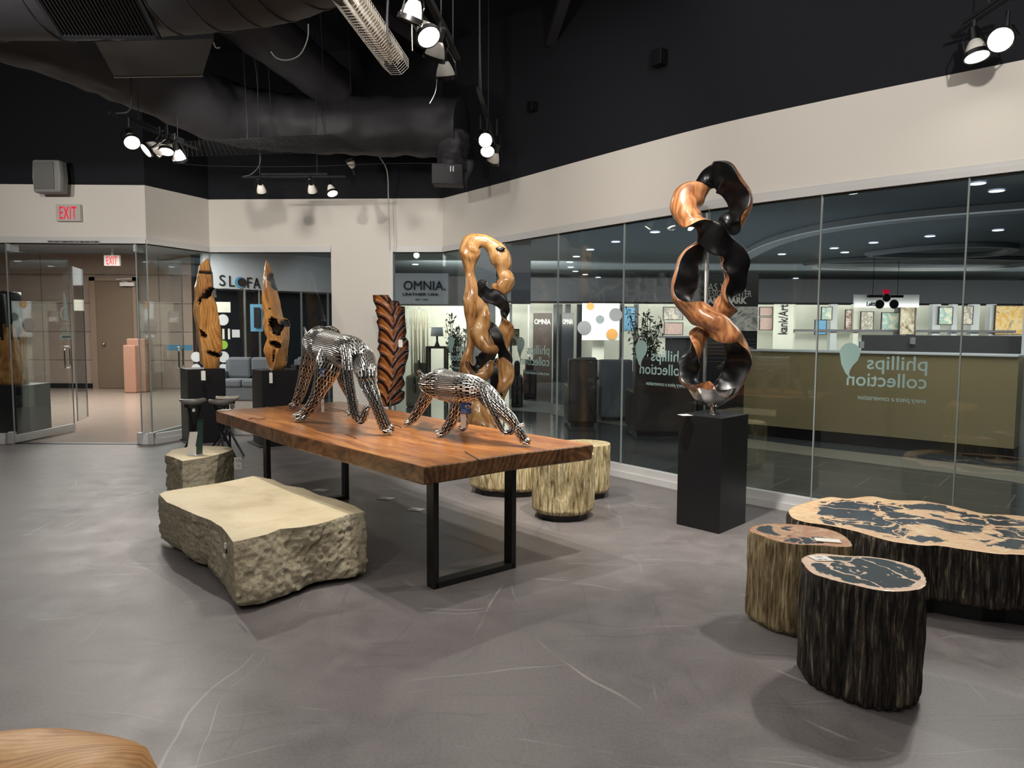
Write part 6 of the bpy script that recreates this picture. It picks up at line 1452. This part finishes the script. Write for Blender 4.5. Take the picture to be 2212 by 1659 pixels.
m = MB(); m.prism([tuple(p.xy) for p in P]+[tuple(p.xy) for p in O1[::-1]], 0.15, zk-0.012); m.build('front_panel', M['desk'], rd)
m = MB(); m.prism([tuple(p.xy) for p in off(P, -0.03)]+[tuple(p.xy) for p in off(P, 0.72)[::-1]], zk-0.012, zk+0.006); m.build('counter_top', M['mallwhite'], rd)
for px in (1757, 1984): q = Z(px, 953 if px == 1757 else 975); MB().obox(Vector((q.x, q.y+0.0, 0.65)), (0.004, 0, 0), (0, 0.004, 0), (0, 0, 0.5)).build('panel_joint', M['brown'], rd)
m = MB(); I2, I3 = off(P, 2.0)[2:], off(P, 2.15)[2:]; m.prism([tuple(p.xy) for p in I2]+[tuple(p.xy) for p in I3[::-1]], 0, 1.43); m.build('privacy_wall', M['mallgrey'], rd)
for px, py in ((1897, 746), (2013, 737)):
    q = D(px, py, 10.0); MB().obox(Vector((q.x, I2[1].y-0.01+(0.0), q.z)), (0.03, 0, 0), (0, 0.02, 0), (0, 0, 0.05)).build('outlet_plate', M['mallwhite'], rd)
# dark low furniture left of the desk
def loungeback(px0, px1, pyb, pyt, y, mat, lab, dep=0.9):
    """upholstered block seen from behind: tall back, arms, seat on the far side"""
    a, b = D(px0, pyb, y), D(px1, pyb, y); h = D(px0, pyt, y).z; t = thing('lounge_bench', lab, 'bench', ((a.x+b.x)/2, y, 0))
    MB().box(a.x, b.x, y, y+0.2, 0.05, h).build('backrest', M[mat], t, bevel=0.03); MB().box(a.x+0.17, b.x-0.17, y+0.2, y+dep, 0.05, 0.42).build('seat', M[mat], t, bevel=0.03)
    for (u0, u1) in ((a.x, a.x+0.16), (b.x-0.16, b.x)): MB().box(u0, u1, y+0.2, y+dep, 0.05, 0.62).build('armrest', M[mat], t, bevel=0.03)
    MB().box(a.x+0.04, b.x-0.04, y+0.04, y+dep-0.05, 0.0, 0.06).build('plinth', M['black'], t)
loungeback(1228, 1290, 850, 775, 10.9, 'brown', 'dark brown high-backed lounge block beyond the glass, left of the kiosk')
loungeback(1296, 1366, 846, 777, 11.6, 'sofa', 'grey-brown lounge block next to the dark brown one beyond the glass')
loungeback(1372, 1500, 880, 772, 9.9, 'brown', 'wide dark lounge bench behind the third shop logo')
tb = thing('round_table', 'grey table with a pale round top behind the dark lounge bench', 'table', D(1475, 800, 12.5)); c = D(1475, 726, 12.5)
MB().lathe([(0.42, 0), (0.42, 0.03)], (c.x, 12.5, c.z-0.03), (0, 0, 1), 32).build('table_top', M['mallwhite'], tb); MB().lathe([(0.3, 0), (0.3, c.z-0.03)], (c.x, 12.5, 0), (0, 0, 1), 32).build('drum_base', M['mallgrey'], tb)
struct(MB().box(D(2192, 996, 8.3).x, D(2192, 996, 8.3).x+0.5, 8.1, 8.3, 0, ZM).build('wall_pillar', M['mallwhite']))
struct(MB().box(D(1038, 800, 12.5).x-0.25, D(1038, 800, 12.5).x+0.25, 12.5, 13, 0, ZM).build('wall_column', M['mallwhite']))
struct(MB().box(D(1103, 800, 14.5).x, D(1145, 800, 14.5).x, 14.5, 14.9, D(1103, 655, 14.5).z, ZM).build('wall_soffit', M['mallgrey']))
# ceiling features of the mall
def ringfeat(pts, lab, h=0.10, w=0.05):
    P = catmull([Z(x, y, ZM-0.005) for x, y in pts], 8); m = MB(); T, S, U = frames(P)
    R = [[p+S[i]*w, p-S[i]*w, p-S[i]*w-Vector((0, 0, h)), p+S[i]*w-Vector((0, 0, h))] for i, p in enumerate(P)]; m.rings(R)
    struct(m.build('ceiling_cove', M['mallwhite'])); return m
ringfeat([(1590, 560), (1650, 525), (1720, 500), (1800, 482), (1900, 467), (2010, 455), (2120, 446), (2250, 436)], 'x', 0.12, 0.15)
ringfeat([(1875, 545), (1960, 535), (2050, 528), (2130, 526), (2190, 531), (2150, 545), (2050, 550), (1960, 550), (1880, 548)], 'x', 0.08, 0.1)
ringfeat([(1742, 567), (1800, 560), (1900, 556), (2050, 553), (2200, 556), (2250, 560), (2150, 575), (2000, 579), (1850, 577), (1760, 573)], 'x', 0.08, 0.1)
lights = [(1840, 416), (1801, 420), (2112, 396), (2153, 412), (1415, 501), (1330, 522), (1275, 539), (1245, 554), (1231, 566), (1233, 577), (1243, 586), (1264, 593), (1292, 599), (1328, 604), (1689, 549), (1825, 545), (2009, 510), (1887, 524), (1802, 536), (2156, 497), (1719, 601), (1789, 622), (548, 554), (503, 563), (588, 563), (623, 571), (620, 578), (340, 552), (897, 571)]
for k, (px, py) in enumerate(lights):
    q = Z(px, py, ZM-0.01); t = MB().lathe([(0.085, 0), (0.085, 0.012)], q-Vector((0, 0, 0.008)), (0, 0, 1), 20); o = t.build('ceiling_downlight', M['down'])
    tag(o, 'round recessed white downlight in the mall ceiling beyond the glass', 'downlight', 'downlights in the mall ceiling')
    MB().lathe([(0.1, 0.004), (0.1, 0.012), (0.088, 0.012), (0.088, 0.004)], q-Vector((0, 0, 0.008)), (0, 0, 1), 20, cap=False).build('trim_ring', M['mallwhite'], o)
lamp('AREA', 'gallery_light', (8.0, 18.8, 1.9), 300, target=(8.0, 21.8, 1.5), size=17, sy=0.4, col=(1, 0.97, 0.88))
lamp('AREA', 'gallery_inner', (8.0, 21.4, 2.95), 120, target=(8.0, 21.5, 0), size=17, sy=0.3, col=(1, 0.97, 0.88))
lamp('AREA', 'gallery_light_b', (-0.5, 18.4, 2.9), 170, target=(-0.5, 21, 1.4), size=4, sy=0.4, col=(1, 0.97, 0.85))
lamp('SPOT', 'fascia_wash', (-6.9, 15.6, 3.1), 16, target=(-6.7, 16.9, 2.7), angle=75, blend=1.0, col=MALLC); lamp('SPOT', 'fascia_wash_b', (-5.0, 16.0, 3.1), 16, target=(-4.8, 17.4, 2.6), angle=75, blend=1.0, col=MALLC)
lamp('AREA', 'mall_light_d', (4.6, 7.4, 3.2), 90, size=3, sy=2, col=(1, 0.97, 0.9))
lamp('AREA', 'mall_uplight', (4.0, 14.0, 2.3), 28, target=(4, 14, 9), size=8, sy=6, col=MALLC)
# dark and white pieces standing behind the camera, seen only as reflections
def mirror_pos(px, py, y, a, b):
    v = D(px, py, y); A = Vector((*a, 0)); B = Vector((*b, 0)); e = (B-A).normalized(); n = Vector((-e.y, e.x, 0)); return v-n*2*(v-A).dot(n)

# white root wall sculpture on the left side wall; the photo shows it mirrored in the curved glass
rw = random.Random(11); m = MB()
def root_branch(p, d, r, L):
    P = [p]; R = [r]; q = p.copy(); dd = d.copy(); n = max(3, int(L/0.12))
    for k in range(n):
        dd = (dd+Vector((rw.gauss(0, 0.10), rw.gauss(0, 0.28), rw.gauss(0, 0.28)-0.03))).normalized(); dd.x = max(-0.15, min(0.15, dd.x)); q = q+dd*0.12; q.x = max(-9.1, min(-8.92, q.x)); P.append(q.copy()); R.append(r*(1-0.75*(k+1)/n)*(1+0.25*rw.random()))
        if r > 0.03 and rw.random() < 0.5 and k < n-1: root_branch(q.copy(), (dd+Vector((0, rw.choice((-1, 1))*0.9, rw.gauss(0, 0.5)))).normalized(), r*0.62, L*0.55)
    C = catmull([np.array([*a, b]) for a, b in zip(P, R)], 4); m.tube([Vector(c[:3]) for c in C], [float(c[3]) for c in C], 12)
for k in range(9): root_branch(Vector((-9.05, 6.5+0.17*k, 2.75+0.1*rw.random())), Vector((0, rw.gauss(0, 0.5), -0.8)).normalized(), 0.085, 1.1)
M['whiteroot'] = plain('white_lacquered_root', '#e4e2dc', 0.4)
tag(m.build('root_wall_sculpture', M['whiteroot'], smooth=True), 'white lacquered root sculpture, seen only mirrored in the glass beside the loop sculpture', 'sculpture')
